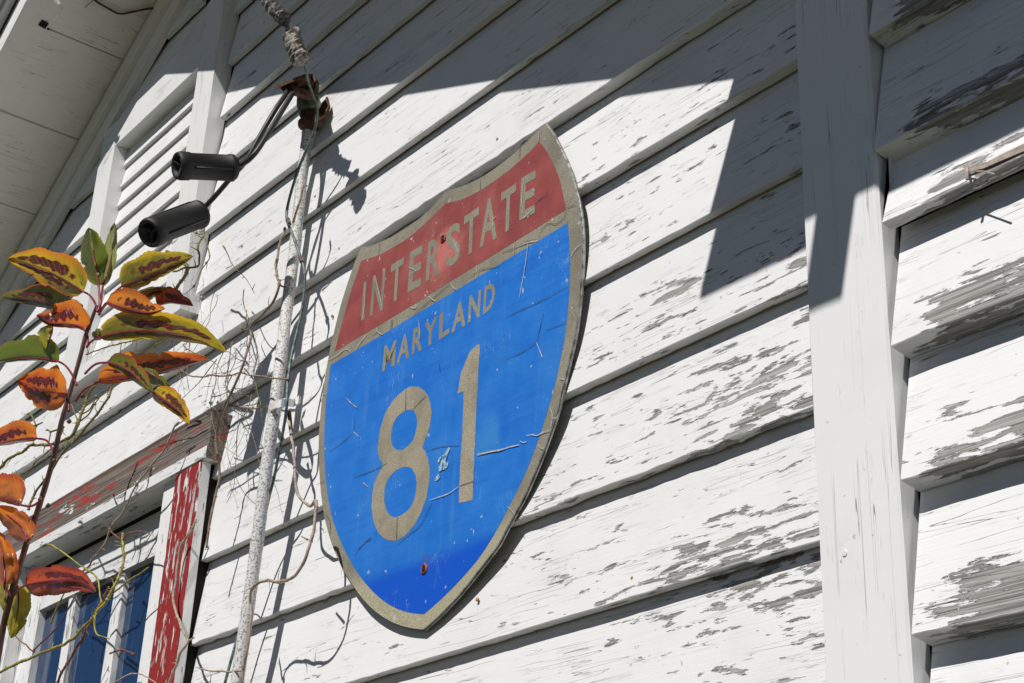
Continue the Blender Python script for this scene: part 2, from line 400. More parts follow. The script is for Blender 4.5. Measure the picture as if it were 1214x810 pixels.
# ---- gable vent
bm = bmesh.new(); box(bm, -2.775, -2.3315, -.020, .012, 1.686, 1.752); vf = finish('vent_header', bm, M_trimx, HOUSE, loc=(-2.55, 0, 1.686))
bm = bmesh.new(); box(bm, -2.331, -2.2555, -.0215, .012, 1.176, 1.83); finish('vent_casing', bm, M_trimz, HOUSE, loc=(-2.29, 0, 1.15))
bm = bmesh.new(); box(bm, -2.775, -2.699, -.0215, .012, 1.176, 1.685); finish('vent_casing', bm, M_trimz, HOUSE, loc=(-2.73, 0, 1.15))
bm = bmesh.new(); box(bm, -2.79, -2.245, -.026, .028, 1.143, 1.1755); finish('vent_sill', bm, M_trimx, HOUSE, loc=(-2.5, 0, 1.15))
bm = bmesh.new(); box(bm, -2.775, -2.2555, .031, .04, 1.05, 1.83); finish('vent_backing', bm, M_dark, HOUSE)
zv = 1.690; k = 0
while zv > 1.16:
    h = .046 + (.004 if k % 3 == 1 else 0); z0 = zv - h
    bm = bmesh.new(); prism(bm, [(-2.698, .003, z0), (-2.698, .0115, zv + .003), (-2.698, .019, zv + .003), (-2.698, .0105, z0 - .001)], (.3665, 0, 0))
    finish('louver', bm, M_trimx, HOUSE, loc=(-2.5, 0, z0)); zv = z0 - .0005; k += 1

# ---- window with red flaking casing
WX0, WX1 = -2.90, -2.205
bm = bmesh.new()
n = 40; rows = []
for i in range(n + 1):
    x = -3.0 + (.924) * i / n; j = noise.noise((x * 14, 3, 1)) * .003
    rows.append([bm.verts.new(p) for p in ((x, .03, .907), (x, -.020, .907 + j * .4), (x, -.021, .850), (x, -.024, .847), (x, -.024, .829 + (j * .6 if x > -2.5 else 0)), (x, -.018, .827), (x, .03, .827))])
for i in range(n):
    for k in range(6): bm.faces.new((rows[i][k], rows[i][k+1], rows[i+1][k+1], rows[i+1][k]))
bm.faces.new(rows[0]); bm.faces.new(rows[-1][::-1]); bmesh.ops.recalc_face_normals(bm, faces=bm.faces)
for f in bm.faces:
    c = f.calc_center_median()
    if c.z < .8492 and c.y < .02: f.material_index = 1
win = finish('window_header', bm, [M_redx, M_wtrim], HOUSE, loc=(-2.5, 0, .86), label='window head board of bare grey wood with scraps of red paint')
def stile(x0, x1, y0, y1, z0, z1, mat, nm, parent, wob=.0015, side=None, **kw):
    bm = bmesh.new(); n = 30; rows = []; s = random.uniform(0, 50)
    for i in range(n + 1):
        z = z0 + (z1 - z0) * i / n; a = noise.noise((s, z * 20, 0)) * wob; b = noise.noise((s, z * 24, 7)) * wob
        rows.append([bm.verts.new(p) for p in ((x0, y1, z), (x0 + a, y0 + .0015, z), (x0 + .0015 + a, y0, z), (x1 - .0015 + b, y0, z), (x1 + b, y0 + .0015, z), (x1, y1, z))])
    for i in range(n):
        for k in range(5): bm.faces.new((rows[i][k], rows[i][k+1], rows[i+1][k+1], rows[i+1][k])).material_index = (1 if side is not None and k == 4 else 0)
    bm.faces.new(rows[0]); bm.faces.new(rows[-1][::-1]); bmesh.ops.recalc_face_normals(bm, faces=bm.faces)
    return finish(nm, bm, [mat, side or mat], parent, loc=((x0+x1)/2, y0, z0), **kw)
bm = bmesh.new(); box(bm, -2.179, -2.097, -.0055, .03, -.25, .826); finish('casing_gap_shade', bm, M_dark, HOUSE)  # solid near-black box paints in the shade between casing and boards
stile(-2.180, -2.0915, -.022, -.006, -.25, .8262, M_redz, 'window_casing', HOUSE, side=M_sash, label='right window casing with red and white paint flaking off')
stile(-2.240, -2.1805, -.012, .03, -.25, .8265, M_sash, 'window_stop', HOUSE)
stile(-3.0, -2.90, -.022, .03, -.25, .8265, M_trimz, 'window_casing', HOUSE)
stile(-2.8995, -2.865, -.006, .03, -.25, .8265, M_sash, 'window_stop', HOUSE)
sash = stile(-2.290, -2.2405, .022, .05, -.22, .787, M_sash, 'sash', HOUSE)
stile(-2.8645, -2.80, .022, .05, -.22, .787, M_sash, 'sash_stile', sash)
bm = bmesh.new(); box(bm, -2.7995, -2.2905, .0225, .05, .735, .787); box(bm, -2.7995, -2.2905, .0195, .0224, .765, .786); finish('sash_rail', bm, M_wtrim, sash, loc=(-2.5, .03, .74))
bm = bmesh.new(); box(bm, -2.7995, -2.2905, .0225, .05, -.22, -.16); finish('sash_rail', bm, M_wtrim, sash, loc=(-2.5, .03, -.2))
bm = bmesh.new(); box(bm, -2.8645, -2.2555, .040, .05, .7875, .8265); finish('window_head_jamb', bm, M_soff, HOUSE, loc=(-2.5, .03, .8))
for xm, wm in ((-2.455, .034), (-2.655, .030)):
    stile(xm - wm/2, xm + wm/2, .026, .046, -.1595, .7345, M_sash, 'muntin', sash, .002)
for a, b in ((-2.7995, -2.6705), (-2.6395, -2.4725), (-2.4375, -2.2905)):
    bm = bmesh.new(); box(bm, a, b, .037, .040, -.1595, .7345); finish('pane', bm, M_glass, sash, loc=((a+b)/2, .038, -.16))

# nail heads
def disc(name, p, r, mat, parent, nrm=Vector((0, -1, 0)), h=.0015, **kw):
    bm = bmesh.new(); lathe(bm, p + (-nrm) * .001, nrm, [(0, r), (h * .7 + .001, r), (h + .001, r * .7)], 14, Vector((1, 0, 0)))
    return finish(name, bm, mat, parent, smooth=False, loc=p, **kw)
for u, v, d in ((402.7, 295, -.004), (590, 165, -.004), (374, 233, -.004), (394, 375, -.003), (566, 711, -.003), (287, 292, -.004), (750, 686, -.003)):
    disc('nail_head', W(u, v, d), .0022, M_nail, HOUSE)
for u, v in ((1001, 656), (990, 272), (1188, 713)):
    disc('nail_head', W(u, v, .0135 if u < 1100 else .006), .0028, M_post, HOUSE, h=.0004)
# splinter hanging off the second wide course and bare strip of split wood
bm = bmesh.new()
for pts, r in (([(1146, 197, .018), (1147, 204, .022), (1147, 213, .022)], .0016), ([(1149, 203, .02), (1165, 203, .026), (1179, 207, .029)], .0009)):
    tube(bm, [W(*p) for p in pts], r, 5, .3)
finish('wood_splinter', bm, M_curl, HOUSE, label='curled wood splinter on the lower edge of a board right of the post')
bm = bmesh.new()
p = [W(u, v, .0175) for u, v in ((1147, 203), (1165, 195), (1185, 184), (1214, 170), (1240, 157), (1240, 166), (1214, 179), (1188, 190), (1165, 200))]
prism(bm, [Vector(q) for q in p], (0, .002, 0)); bmesh.ops.recalc_face_normals(bm, faces=bm.faces)
finish('split_wood_strip', bm, M_curl, HOUSE)
# soffit damage: knot hole and hanging scrap of paint, and a bent wire
pz = lambda u, v: None
def soff_pt(u, v, off=.002):
    r = ray(u, v)             # intersect with soffit plane z = 3.5725+.577x
    t = (3.5011 - off + .577 * CAM.x - CAM.z) / (r.z - .577 * r.x); return CAM + r * t
bm = bmesh.new(); q = [soff_pt(*a, .0052) for a in ((45, 30), (50, 23.5), (58, 28), (57, 33), (60, 36.5), (54, 35))]
bm.faces.new([bm.verts.new(a) for a in q]); finish('knot_hole', bm, M_dark, HOUSE)
bm = bmesh.new()
tube(bm, [soff_pt(*a) for a in ((56, -14, .01), (64, -3, .05), (70, 6, .068), (73, 11, .07))], [.004, .006, .006, .003], 6, .3)
tube(bm, [soff_pt(*a) for a in ((73, 10, .07), (70, 18, .072), (62, 26, .072), (56, 32, .072), (53, 38, .07))], .0012, 5, .2)
finish('hanging_paint_scrap', bm, M_trimz, HOUSE, label='strip of white paint hanging from the soffit')
SW = empty('soffit_wire', soff_pt(130, 15), 'rusty bent wire lying along the grey soffit, top left', 'wire')
bm = bmesh.new()
tube(bm, catmull([soff_pt(u, v, .008) for u, v in ((100, -14), (112, 0), (128, 10), (142, 16.5), (158, 14), (180, 10), (200, 10.5), (212, 13))], 5), .0022, 6, .1)
tube(bm, [soff_pt(u, v, .008) for u, v in ((111, 0), (105, 5), (101, 9))], .0009, 5)
finish('wire_strand', bm, M_rust, SW, smooth=True)

# ------------------------------------------------------------------ highway shield
SA, SB = .0045, .003
SG = empty('road_sign', Wt(531, 600, SA, SB), 'large faded interstate shield with peeling blue and red sheeting fixed to the white clapboards', 'road sign')
def S2(pts, lift=0.0): return [Wt(u, v, SA, SB, lift) for u, v in pts]
def smooth_sections(secs, n=5):
    out = []
    for s in secs:
        c = catmull([Vector((a, b, 0)) for a, b in s], n); out += [(q.x, q.y) for q in c[:-1]]
    return out
outer = smooth_sections([
 [(428.4,293.6),(439.3,291.4),(451.1,286.9),(465,280.2),(478.8,271.9),(492.6,262.5),(500,256.5),(509.9,247.7),(519.8,236.8),(526,229.5),(532.6,225)],
 [(532.6,225),(547.4,221),(565.2,213.1),(583,202.3),(600.8,189),(618.6,173.6),(634.4,157.8),(645.5,146.3)],
 [(645.5,146.3),(654,157.8),(663.5,175.5),(673.2,197.2),(680,219),(685,238.7),(688.8,266.3),(689.8,293),(688.9,321.7),(685.9,358.8),(681,395.8),(674,427.9),(667.5,455),(660,487.4),(647.5,524.3),(634.5,557.4),(620.5,588.8),(609,610),(597.5,631.2),(589,647),(570,672),(556,690),(540,709),(521,728.8),(501.5,746.3)],
 [(501.5,746.3),(485,744.2),(468,739),(451,729.4),(434,714.5),(419.2,695.2),(407,675.5),(394.5,648.4),(386,619.2),(381.1,589.6),(378.6,560),(377.9,535),(378.1,515),(380.4,486.2),(384.3,454),(391,415),(395.8,394.3),(403.7,362.7),(413.6,331),(423.5,303.4),(428.4,293.6)]])
blue = smooth_sections([
 [(392.2,432.5),(440,404.5),(515,359.6),(568.4,327.4),(600,308.5),(672.9,264.7)],
 [(672.9,264.7),(675.2,292),(675.8,321.7),(674,358.8),(670,395.8),(663.4,431.4),(656.3,462),(647,494.2),(635.2,529.5),(622.6,561.4),(606.2,594.9),(589.9,626.5),(573.6,653.2),(560,671.3),(542.8,690.6),(523,710.4),(502.5,728.4)],
 [(502.5,728.4),(481,725.4),(461.3,716.8),(444,703.2),(426.8,683.5),(411.9,658.8),(399.6,631.6),(391,602),(386.6,572.3),(384.6,545),(384.4,518.3),(386,483.7),(389,454),(392.2,432.5)]])
red = smooth_sections([
 [(396.8,417),(440,391.2),(489.4,361.5),(534.8,333),(588.2,300.3),(629.5,274.5),(670.9,248.6)],
 [(670.9,248.6),(665,218.9),(658,199.2),(649.2,181.4),(639.3,167.6)],
 [(639.3,167.6),(626.4,181.2),(606.7,199),(587,213.8),(567.2,226.9),(547.4,236.4),(527.7,241.7)],
 [(527.7,241.7),(515.8,253.6),(504,264.8),(484.7,281.5),(465,293.8),(447.2,303),(428.4,309)],
 [(428.4,309),(415.6,347),(405.7,382.5),(396.8,417)]])
def sheet_mat(name, colfn, rough=.42, scr=.6, grain=False):
    s = NT(name); n = s.noise(s.pos((22, 22, 22), False), 1, 6, .65); f = s.noise(s.pos((420, 420, 420), False), 1, 2)
    hz = s.noise(s.pos((5, 5, 75), False), 1, 4, .6, .4)
    col = colfn(s, n, hz)
    sc1 = s.noise(s.pos((70, 10, 26), False), 1, 3, .5, .6)
    sk = s.math('MULTIPLY', s.step(s.math('ABSOLUTE', s.math('SUBTRACT', sc1, .5)), .0035, .001), s.step(s.noise(s.pos((11,)*3, False), 1, 2), .54, .62))
    col = s.mix(s.math('MULTIPLY', sk, scr), col, (.45, .5, .55))
    gr = s.noise(s.pos((700,)*3, False), 1, 2)
    if grain: col = s.mix(s.step(gr, .35, .65), col, s.mix(.45, col, (.08, .07, .05)))
    sp = s.step(s.noise(s.pos((95,)*3, False), 1, 1), .765, .785); col = s.mix(s.math('MULTIPLY', sp, .55), col, (.5, .55, .58))
    return s.done(col, s.mix(n, (rough,)*3, (rough + .2,)*3), s.bump(s.math('ADD', f, n), .00035, .5), spec=.35)
def stain(s, col, p, r, c2, amt):
    g = s.n('NewGeometry'); d = s.n('VectorMath', operation='DISTANCE'); s.l(g.outputs['Position'], d.inputs[0]); d.inputs[1].default_value = p
    dd = s.math('ADD', d.outputs['Value'], s.math('MULTIPLY', s.math('SUBTRACT', s.noise(s.pos((45, 45, 30), False), 1, 5, .6), .5), r * 1.3))
    return s.mix(s.math('MULTIPLY', s.step(dd, r, r * .15), amt), col, c2)
def blue_fn(s, n, hz):
    g = s.n('NewGeometry'); sp = s.n('SeparateXYZ'); s.l(g.outputs['Position'], sp.inputs[0])
    c = s.mix(s.step(n, .3, .75), (.012, .155, .58), (.024, .195, .64)); c = s.mix(s.math('MULTIPLY', s.step(hz, .45, .7), .5), c, (.010, .115, .52))
    c = s.mix(s.math('MULTIPLY', s.step(s.noise(s.pos((7, 7, 5), False), 1, 5, .6), .5, .7), .45), c, (.055, .235, .58))
    c = s.mix(s.math('MULTIPLY', s.step(s.noise(s.pos((60, 60, 6), False), 1, 4, .6), .56, .72), .22), c, (.10, .26, .52))
    lo = s.step(s.math('ADD', sp.outputs[2], s.math('MULTIPLY', s.math('SUBTRACT', s.noise(s.pos((6, 6, 6), False), 1, 3), .5), .012)), .553, .528)
    c = s.mix(lo, c, (.004, .088, .56))
    c = stain(s, c, Wt(506, 664, SA, SB), .014, (.06, .11, .32), .6)
    c = stain(s, c, Wt(578, 520, SA, SB), .035, (.06, .28, .58), .5)
    return c
M_blue = sheet_mat('faded_blue_sheeting', blue_fn)
M_red = sheet_mat('faded_red_sheeting', lambda s, n, hz: stain(s, stain(s, s.mix(s.math('MULTIPLY', s.step(s.noise(s.pos((8, 8, 6), False), 1, 5, .6), .45, .68), .5), s.mix(s.step(n, .3, .75), (.235, .05, .05), (.33, .08, .072)), (.40, .15, .125)), Wt(527, 300, SA, SB), .045, (.60, .18, .15), .7), Wt(525.5, 284, SA, SB), .011, (.42, .11, .04), .8), .5)
def fresh_low(s, col):
    g = s.n('NewGeometry'); sp = s.n('SeparateXYZ'); s.l(g.outputs['Position'], sp.inputs[0])
    return s.mix(s.step(sp.outputs[2], .565, .53), col, (.46, .43, .30))
M_tan = sheet_mat('aged_reflective_sheeting', lambda s, n, hz: fresh_low(s, s.mix(s.step(s.noise(s.pos((9,)*3, False), 1, 6, .7), .35, .7), (.34, .315, .245), (.22, .20, .155))), .55, .3, True)
M_tan2 = sheet_mat('aged_reflective_numeral', lambda s, n, hz: s.mix(s.step(s.noise(s.pos((16,)*3, False), 1, 5, .7), .38, .7), (.42, .375, .285), (.29, .255, .19)), .6, .3, True)
M_edge = simple('aluminium_edge', (.42, .42, .41), .45, .6, 90, .5, .0008, (.2, .19, .17))
M_white_curl = simple('curled_sheeting_edge', (.55, .54, .50), .5, 0, 200, .3, .0003)
M_blackcrack = simple('dark_crack', (.05, .06, .07), .8, 0, 100, .3, .0003)
# plate with thickness
bm = bmesh.new(); P = S2(outer); nrm = Vector((SB, 1, 0)).normalized()
F = [bm.verts.new(p) for p in P]; B = [bm.verts.new(p + nrm * .0024) for p in P]; B2 = [bm.verts.new(p + nrm * .0026 + (p - Wt(531, 450, SA, SB)).normalized() * .0015) for p in P]; B3 = [bm.verts.new(p + nrm * .0044 + (p - Wt(531, 450, SA, SB)).normalized() * .0015) for p in P]
for tri in tessellate_polygon([P]): bm.faces.new([F[i] for i in tri])
n = len(P)
for A_, B_, mi in ((F, B, 1), (B, B2, 1), (B2, B3, 1)):
    for i in range(n):
        f = bm.faces.new((A_[i], A_[(i+1) % n], B_[(i+1) % n], B_[i])); f.material_index = mi
bmesh.ops.recalc_face_normals(bm, faces=bm.faces)
for f in bm.faces:
    if f.material_index == 0 and f.normal.y > 0: f.normal_flip()
finish('sign_plate', bm, [M_tan, M_edge], SG, loc=P[0])
def sheet(name, polys, mat, lift, th=.0003, **kw):
    """a thin cut sheet (outer outline then holes) lying on the plate"""
    bm = bmesh.new(); loops = [S2(p, lift) for p in polys]; vs = [[bm.verts.new(q) for q in L] for L in loops]
    flat = [v for L in vs for v in L]
    for tri in tessellate_polygon(loops):
        try: f = bm.faces.new([flat[i] for i in tri])
        except ValueError: pass
    bm.normal_update()
    for f in bm.faces:
        if f.normal.y > 0: f.normal_flip()
    for L in vs:
        b = [bm.verts.new(v.co + nrm * th) for v in L]; m = len(L)
        for i in range(m): bm.faces.new((L[i], L[(i+1) % m], b[(i+1) % m], b[i]))
    return finish(name, bm, mat, SG, loc=loops[0][0], **kw)
sheet('blue_field', [blue], M_blue, .0002, .00018)
sheet('red_field', [red], M_red, .0002, .00018)
def closed(pts, ox, oy, k, n=4, jag=0.0):
    c = catmull([Vector((ox + a / k, oy + b / k, 0)) for a, b in pts], n, True)
    out = []
    for i, q in enumerate(c):
        out.append((q.x + random.uniform(-jag, jag), q.y + random.uniform(-jag, jag)))
    return out
e_out = closed([(275,70),(305,78),(330,102),(346,140),(352,190),(348,240),(338,280),(325,315),(312,350),(326,372),(338,410),(344,455),(341,510),(330,575),(305,645),(270,710),(228,755),(185,776),(140,768),(108,735),(87,685),(79,620),(86,550),(100,490),(130,428),(115,400),(108,350),(115,280),(135,210),(168,148),(205,105),(240,78)], 420, 440, 3.857, 3, .35)
e_in1 = closed([(262,178),(280,196),(287,235),(280,285),(262,325),(235,352),(208,362),(180,350),(168,310),(174,255),(195,212),(228,184)], 420, 440, 3.857, 3, .3)
e_in2 = closed([(240,438),(268,452),(284,495),(281,560),(262,615),(226,652),(190,668),(158,655),(139,610),(137,550),(152,500),(190,455)], 420, 440, 3.857, 3, .3)
sheet('numeral', [e_out, e_in1, e_in2], M_tan2, .00045, .0002, label='large tan figure 8')
def lin(pts, jag=.3, step=5.0):
    out = []
    for i in range(len(pts)):
        a, b = pts[i], pts[(i+1) % len(pts)]; L = math.hypot(b[0]-a[0], b[1]-a[1]); m = max(1, int(L / step))
        for k in range(m):
            t = k / m; j = jag if k else .05
            out.append((a[0] + (b[0]-a[0]) * t + random.uniform(-j, j), a[1] + (b[1]-a[1]) * t + random.uniform(-j, j)))
    return out
one = lin([(566.3,408.8),(568.8,408.2),(567.6,430),(566.5,450),(564.4,492),(562,543),(560,592.8),(551,595),(543.8,596.4),(544.8,570),(546.2,538),(548.2,512),(549.6,466),(549.4,463.9),(541.9,467.2),(544.3,454.5),(546.4,442),(551.5,429.5),(556.5,417.8),(562,411.8)])
sheet('numeral', [one], M_tan2, .00045, .0002, label='large tan figure 1')
# lettering
def glyph(ch):
    cu = bpy.data.curves.new('g', 'FONT'); cu.body = ch; cu.resolution_u = 3; cu.offset = .026
    o = bpy.data.objects.new('g', cu); COL.objects.link(o); dg = bpy.context.evaluated_depsgraph_get(); ev = o.evaluated_get(dg); me = ev.to_mesh()
    vs = [v.co.copy() for v in me.vertices]; fs = [tuple(p.vertices) for p in me.polygons]; ev.to_mesh_clear()
    bpy.data.objects.remove(o); bpy.data.curves.remove(cu)
    x0 = min(v.x for v in vs); x1 = max(v.x for v in vs); y0 = min(v.y for v in vs); y1 = max(v.y for v in vs)
    return [((v.x - x0) / (x1 - x0), (v.y - y0) / (y1 - y0)) for v in vs], fs
def letter(ch, TL, TR, BL, BR, o, k):
    q = [Wt(o[0] + a / k, o[1] + b / k, SA, SB, .00042) for a, b in (TL, TR, BL, BR)]
    vs, fs = glyph(ch); bm = bmesh.new()
    V = [bm.verts.new((q[2]*(1-x) + q[3]*x)*(1-y) + (q[0]*(1-x) + q[1]*x)*y) for x, y in vs]
    for f in fs:
        try: bm.faces.new([V[i] for i in f])
        except ValueError: pass
    bmesh.ops.dissolve_limit(bm, angle_limit=.01, verts=bm.verts, edges=bm.edges)
    bm.normal_update()
    for f in bm.faces:
        if f.normal.y > 0: f.normal_flip()
    ed = [e for e in bm.edges if e.is_boundary]; r = bmesh.ops.extrude_edge_only(bm, edges=ed)
    bmesh.ops.translate(bm, verts=[g for g in r['geom'] if isinstance(g, bmesh.types.BMVert)], vec=nrm * .0002)
    finish('letter', bm, M_tan, SG, loc=q[2])
Z1, K1 = (380, 260), 5.06; Z2, K2 = (500, 140), 5.06; Z4, K4 = (440, 300), 5.0625; ZA, KA = (370, 130), 2.456
letter('I', (259,378), (277,369), (243,610), (262,601), Z1, K1)
letter('N', (315,342), (390,293), (296,580), (372,545), Z1, K1)
letter('T', (424,275), (501,225), (410,510), (484,468), Z1, K1)
letter('E', (537,200), (612,152), (522,440), (600,398), Z1, K1)
letter('R', (647,138), (720,92), (630,375), (713,330), Z1, K1)
letter('S', (391,345), (432,322), (388,465), (431,440), ZA, KA)
letter('T', (443,312), (486,283), (440,434), (481,405), ZA, KA)
letter('A', (355,510), (455,455), (345,780), (450,720), Z2, K2)
letter('T', (478,450), (566,390), (466,707), (556,652), Z2, K2)
letter('E', (597,362), (684,311), (584,616), (678,568), Z2, K2)
letter('M', (80,560), (152,520), (65,714), (140,676), Z4, K4)
letter('A', (165,508), (240,468), (152,668), (227,628), Z4, K4)
letter('R', (253,457), (314,428), (243,612), (305,582), Z4, K4)
letter('Y', (323,425), (400,375), (314,574), (388,530), Z4, K4)
letter('L', (412,365), (474,325), (405,525), (467,480), Z4, K4)
letter('A', (493,318), (573,272), (482,480), (565,435), Z4, K4)
letter('N', (590,260), (660,218), (580,420), (650,382), Z4, K4)
letter('D', (682,202), (747,166), (670,370), (737,326), Z4, K4)
# cracks and curled sheeting
def ribbon(bm, pts, w, lift=.0014):
    c = catmull([Vector((a, b, 0)) for a, b in pts], 4); pw = [Wt(q.x, q.y, SA, SB, lift + .0004 * random.random()) for q in c]; n = len(pw); L = []
    for i in range(n):
        t = (pw[min(i+1, n-1)] - pw[max(i-1, 0)]).normalized(); s_ = t.cross(Vector((0, -1, 0))).normalized()
        ww = w * (.35 + .65 * math.sin(math.pi * (i + .5) / n)) * random.uniform(.7, 1.2)
        L.append((bm.verts.new(pw[i] + s_ * ww), bm.verts.new(pw[i] - s_ * ww)))
    for i in range(n-1): bm.faces.new((L[i][0], L[i+1][0], L[i+1][1], L[i][1]))
def zz_(o, k, pts): return [(o[0] + a / k, o[1] + b / k) for a, b in pts]
Zr, Kr = (600, 260), 4.05; Zc, Kc = (560, 430), 6.23; Z6, K6 = (370, 380), 4.05; Z5, K5 = (420, 440), 3.857; Zb, Kb = (370, 560), 4.05; Z3, K3 = (590, 140), 5.067
dark = [zz_(Z3, K3, [(410,553),(395,600),(350,635),(300,635),(265,670),(245,720)]), zz_(Z3, K3, [(245,725),(170,745),(90,785),(20,810)]),
 zz_(Z3, K3, [(300,455),(250,490),(215,530)]), zz_(Z3, K3, [(410,540),(440,530),(470,520)]), 
 zz_(Z4, K4, [(120,400),(125,435),(112,470)]), zz_(Z4, K4, [(480,180),(400,245),(300,330),(235,392)]), zz_(Z4, K4, [(5,495),(40,470),(45,440)]),
 zz_(Z4, K4, [(408,660),(412,712)]), zz_(Z4, K4, [(560,165),(640,110),(700,92),(760,80),(800,40)]), zz_(Z4, K4, [(150,540),(120,620)]),
 zz_(Z5, K5, [(0,485),(70,460),(150,420)]), zz_(Z5, K5, [(265,178),(300,140),(330,112)]), zz_(Z5, K5, [(236,85),(234,180)]), zz_(Z5, K5, [(196,660),(192,770)]),
 zz_(Z5, K5, [(355,590),(335,640),(300,705),(240,755),(200,790)]), zz_(Z5, K5, [(75,760),(20,810)]), zz_(Z5, K5, [(480,525),(545,503)]), zz_(Z5, K5, [(330,365),(400,345),(480,340)]),
 zz_(Zb, Kb, [(285,315),(240,350),(200,400)]), zz_(Zb, Kb, [(65,200),(85,240),(85,300)]), zz_(Zb, Kb, [(155,400),(135,435)]), 
 zz_(Z6, K6, [(200,535),(150,580),(80,630)]), zz_(Z6, K6, [(60,770),(20,790)]), zz_(Z6, K6, [(205,460),(200,530)]),
 zz_(Zr, Kr, [(300,318),(180,385),(80,430),(0,470)]), zz_(Zr, Kr, [(145,590),(80,635),(0,670)]), zz_(Zr, Kr, [(290,495),(190,530)]), zz_(Zr, Kr, [(178,450),(160,530),(147,585)]),
 zz_(Z1, K1, [(355,140),(350,200)]), zz_(Z1, K1, [(430,600),(415,660)]), zz_(Z2, K2, [(350,365),(350,430)]), zz_(Z2, K2, [(590,175),(585,240)])]
lite = [zz_(Zc, Kc, [(45,680),(130,660),(200,648),(280,620),(348,606)]), zz_(Zc, Kc, [(350,578),(375,590),(400,582)]), zz_(Zc, Kc, [(398,540),(440,532),(475,538),(520,515),(580,495)]),
 zz_(Zc, Kc, [(570,325),(588,370),(590,410),(578,470)]), zz_(Zc, Kc, [(590,410),(620,408),(632,380)]), zz_(Zc, Kc, [(485,600),(510,635),(535,618)]), zz_(Zc, Kc, [(640,115),(680,125)]),
 zz_(Zr, Kr, [(105,110),(90,230),(63,375)]), zz_(Zr, Kr, [(355,120),(330,145),(308,180)]), zz_(Zr, Kr, [(145,590),(165,640),(175,665)]), zz_(Zr, Kr, [(36,120),(38,165)]),
 zz_(Z1, K1, [(648,462),(665,475),(688,492)]), zz_(Z1, K1, [(335,650),(350,680),(375,692)]), zz_(Z1, K1, [(528,290),(550,297),(572,312)]), zz_(Z1, K1, [(325,335),(345,420),(372,540)]), zz_(Z1, K1, [(268,400),(262,520),(252,600)]),
 zz_(Z6, K6, [(78,190),(120,165),(155,138),(178,145),(188,160)]), zz_(Z6, K6, [(205,148),(220,118),(265,62)]), zz_(Z6, K6, [(163,370),(190,400),(215,418)]), zz_(Z6, K6, [(200,535),(222,558)]), zz_(Z6, K6, [(50,355),(72,348)]),
 zz_(Z4, K4, [(283,400),(290,460),(292,520)]), zz_(Z4, K4, [(632,75),(640,140)]), zz_(Z4, K4, [(475,180),(490,205),(510,222)]), zz_(Z4, K4, [(345,258),(360,275),(382,290)]), zz_(Z4, K4, [(270,310),(260,330),(230,325)]), zz_(Z4, K4, [(710,165),(718,215)]),
 zz_(Z2, K2, [(612,360),(600,480),(608,570)]), zz_(Z2, K2, [(608,600),(640,570),(672,538)]), zz_(Z2, K2, [(665,425),(675,440)]), zz_(Z2, K2, [(702,80),(698,130)]), zz_(Z2, K2, [(430,650),(425,610),(445,590)]), zz_(Z2, K2, [(185,720),(205,770),(220,808)]), zz_(Z2, K2, [(560,775),(640,745),(700,735)]),
 zz_(Z5, K5, [(345,590),(380,578),(430,560),(478,527)]), zz_(Z5, K5, [(40,510),(62,530)]), zz_(Z5, K5, [(560,385),(617,372)]), zz_((560,440), 3.68, [(155,592),(185,625)]), zz_((560,440), 3.68, [(20,362),(110,345),(205,322)])]
bm = bmesh.new(); [ribbon(bm, p, .00045, .0010) for p in dark]; finish('sheeting_cracks', bm, M_blackcrack, SG, kind='stuff')
bm = bmesh.new(); [ribbon(bm, p, .0006, .0012) for p in lite]; finish('curled_sheeting', bm, M_white_curl, SG, kind='stuff')
# bleached scar between the figures
bm = bmesh.new()
for cx, cy, a, b in ((527, 543, 3.4, 8), (524, 553, 4.0, 7), (530.5, 535, 2.0, 6), (518.5, 566, 2.6, 5), (529.5, 552, 1.6, 5), (521, 545, 1.6, 4)):
    pts = [Wt(cx + a*math.cos(t)*random.uniform(.6, 1.2) + b*.35*math.sin(t), cy - b*math.sin(t)*random.uniform(.7, 1.1), SA, SB, .0009 + .0001*a) for t in [k*2*math.pi/11 for k in range(11)]]
    f = bm.faces.new([bm.verts.new(p) for p in pts])
bm.normal_update()
for f in bm.faces:
    if f.normal.y > 0: f.normal_flip()
finish('scuff_mark', bm, simple('pale_scuff', (.36, .50, .52), .6, 0, 170, .5, .0004, (.04, .18, .45), (.50, .56)), SG)
def sign_nail(u, v, r):
    p = Wt(u, v, SA, SB, .0006); bm = bmesh.new(); lathe(bm, p, (0, -1, 0), [(-.001, r*1.5), (.0005, r*1.5), (.0018, r*1.1), (.0008, r*.75), (-.0005, r*.5)], 14)
    finish('nail', bm, simple('rust_red_nail', (.36, .10, .05), .7, .1, 300, .5, .0008, (.12, .03, .02)), SG, loc=p)
    disc('nail_hole', p + Vector((-.001, -.0004, -.0012)), r*.6, M_dark, SG)
sign_nail(525.5, 283, .0042); sign_nail(503, 674.6, .0046)

# ------------------------------------------------------------------ service mast
PT = empty('electrical_conduit', (-1.84, -.045, .2), 'thin white flaking conduit with a rusty head, rising up the clapboards beside the sign', 'pipe')
bm = bmesh.new()
pp = [W(366, 146, .0115), W(362, 180, .0115), W(357, 220, .012), W(350, 290, .016), W(342, 350, .024), W(335, 410, .034), W(330, 450, .041), W(324, 500, .045), W(318, 540, .046), W(311, 595, .047), W(303, 655, .047), W(295, 715, .047), W(286, 775, .047), W(277, 840, .047)]
c = catmull(pp, 6); tube(bm, c, [.0089 * (1 + .05 * noise.noise(p * 60)) for p in c], 14, .05)
finish('conduit_pipe', bm, [M_pipe], PT, smooth=True, loc=pp[7])
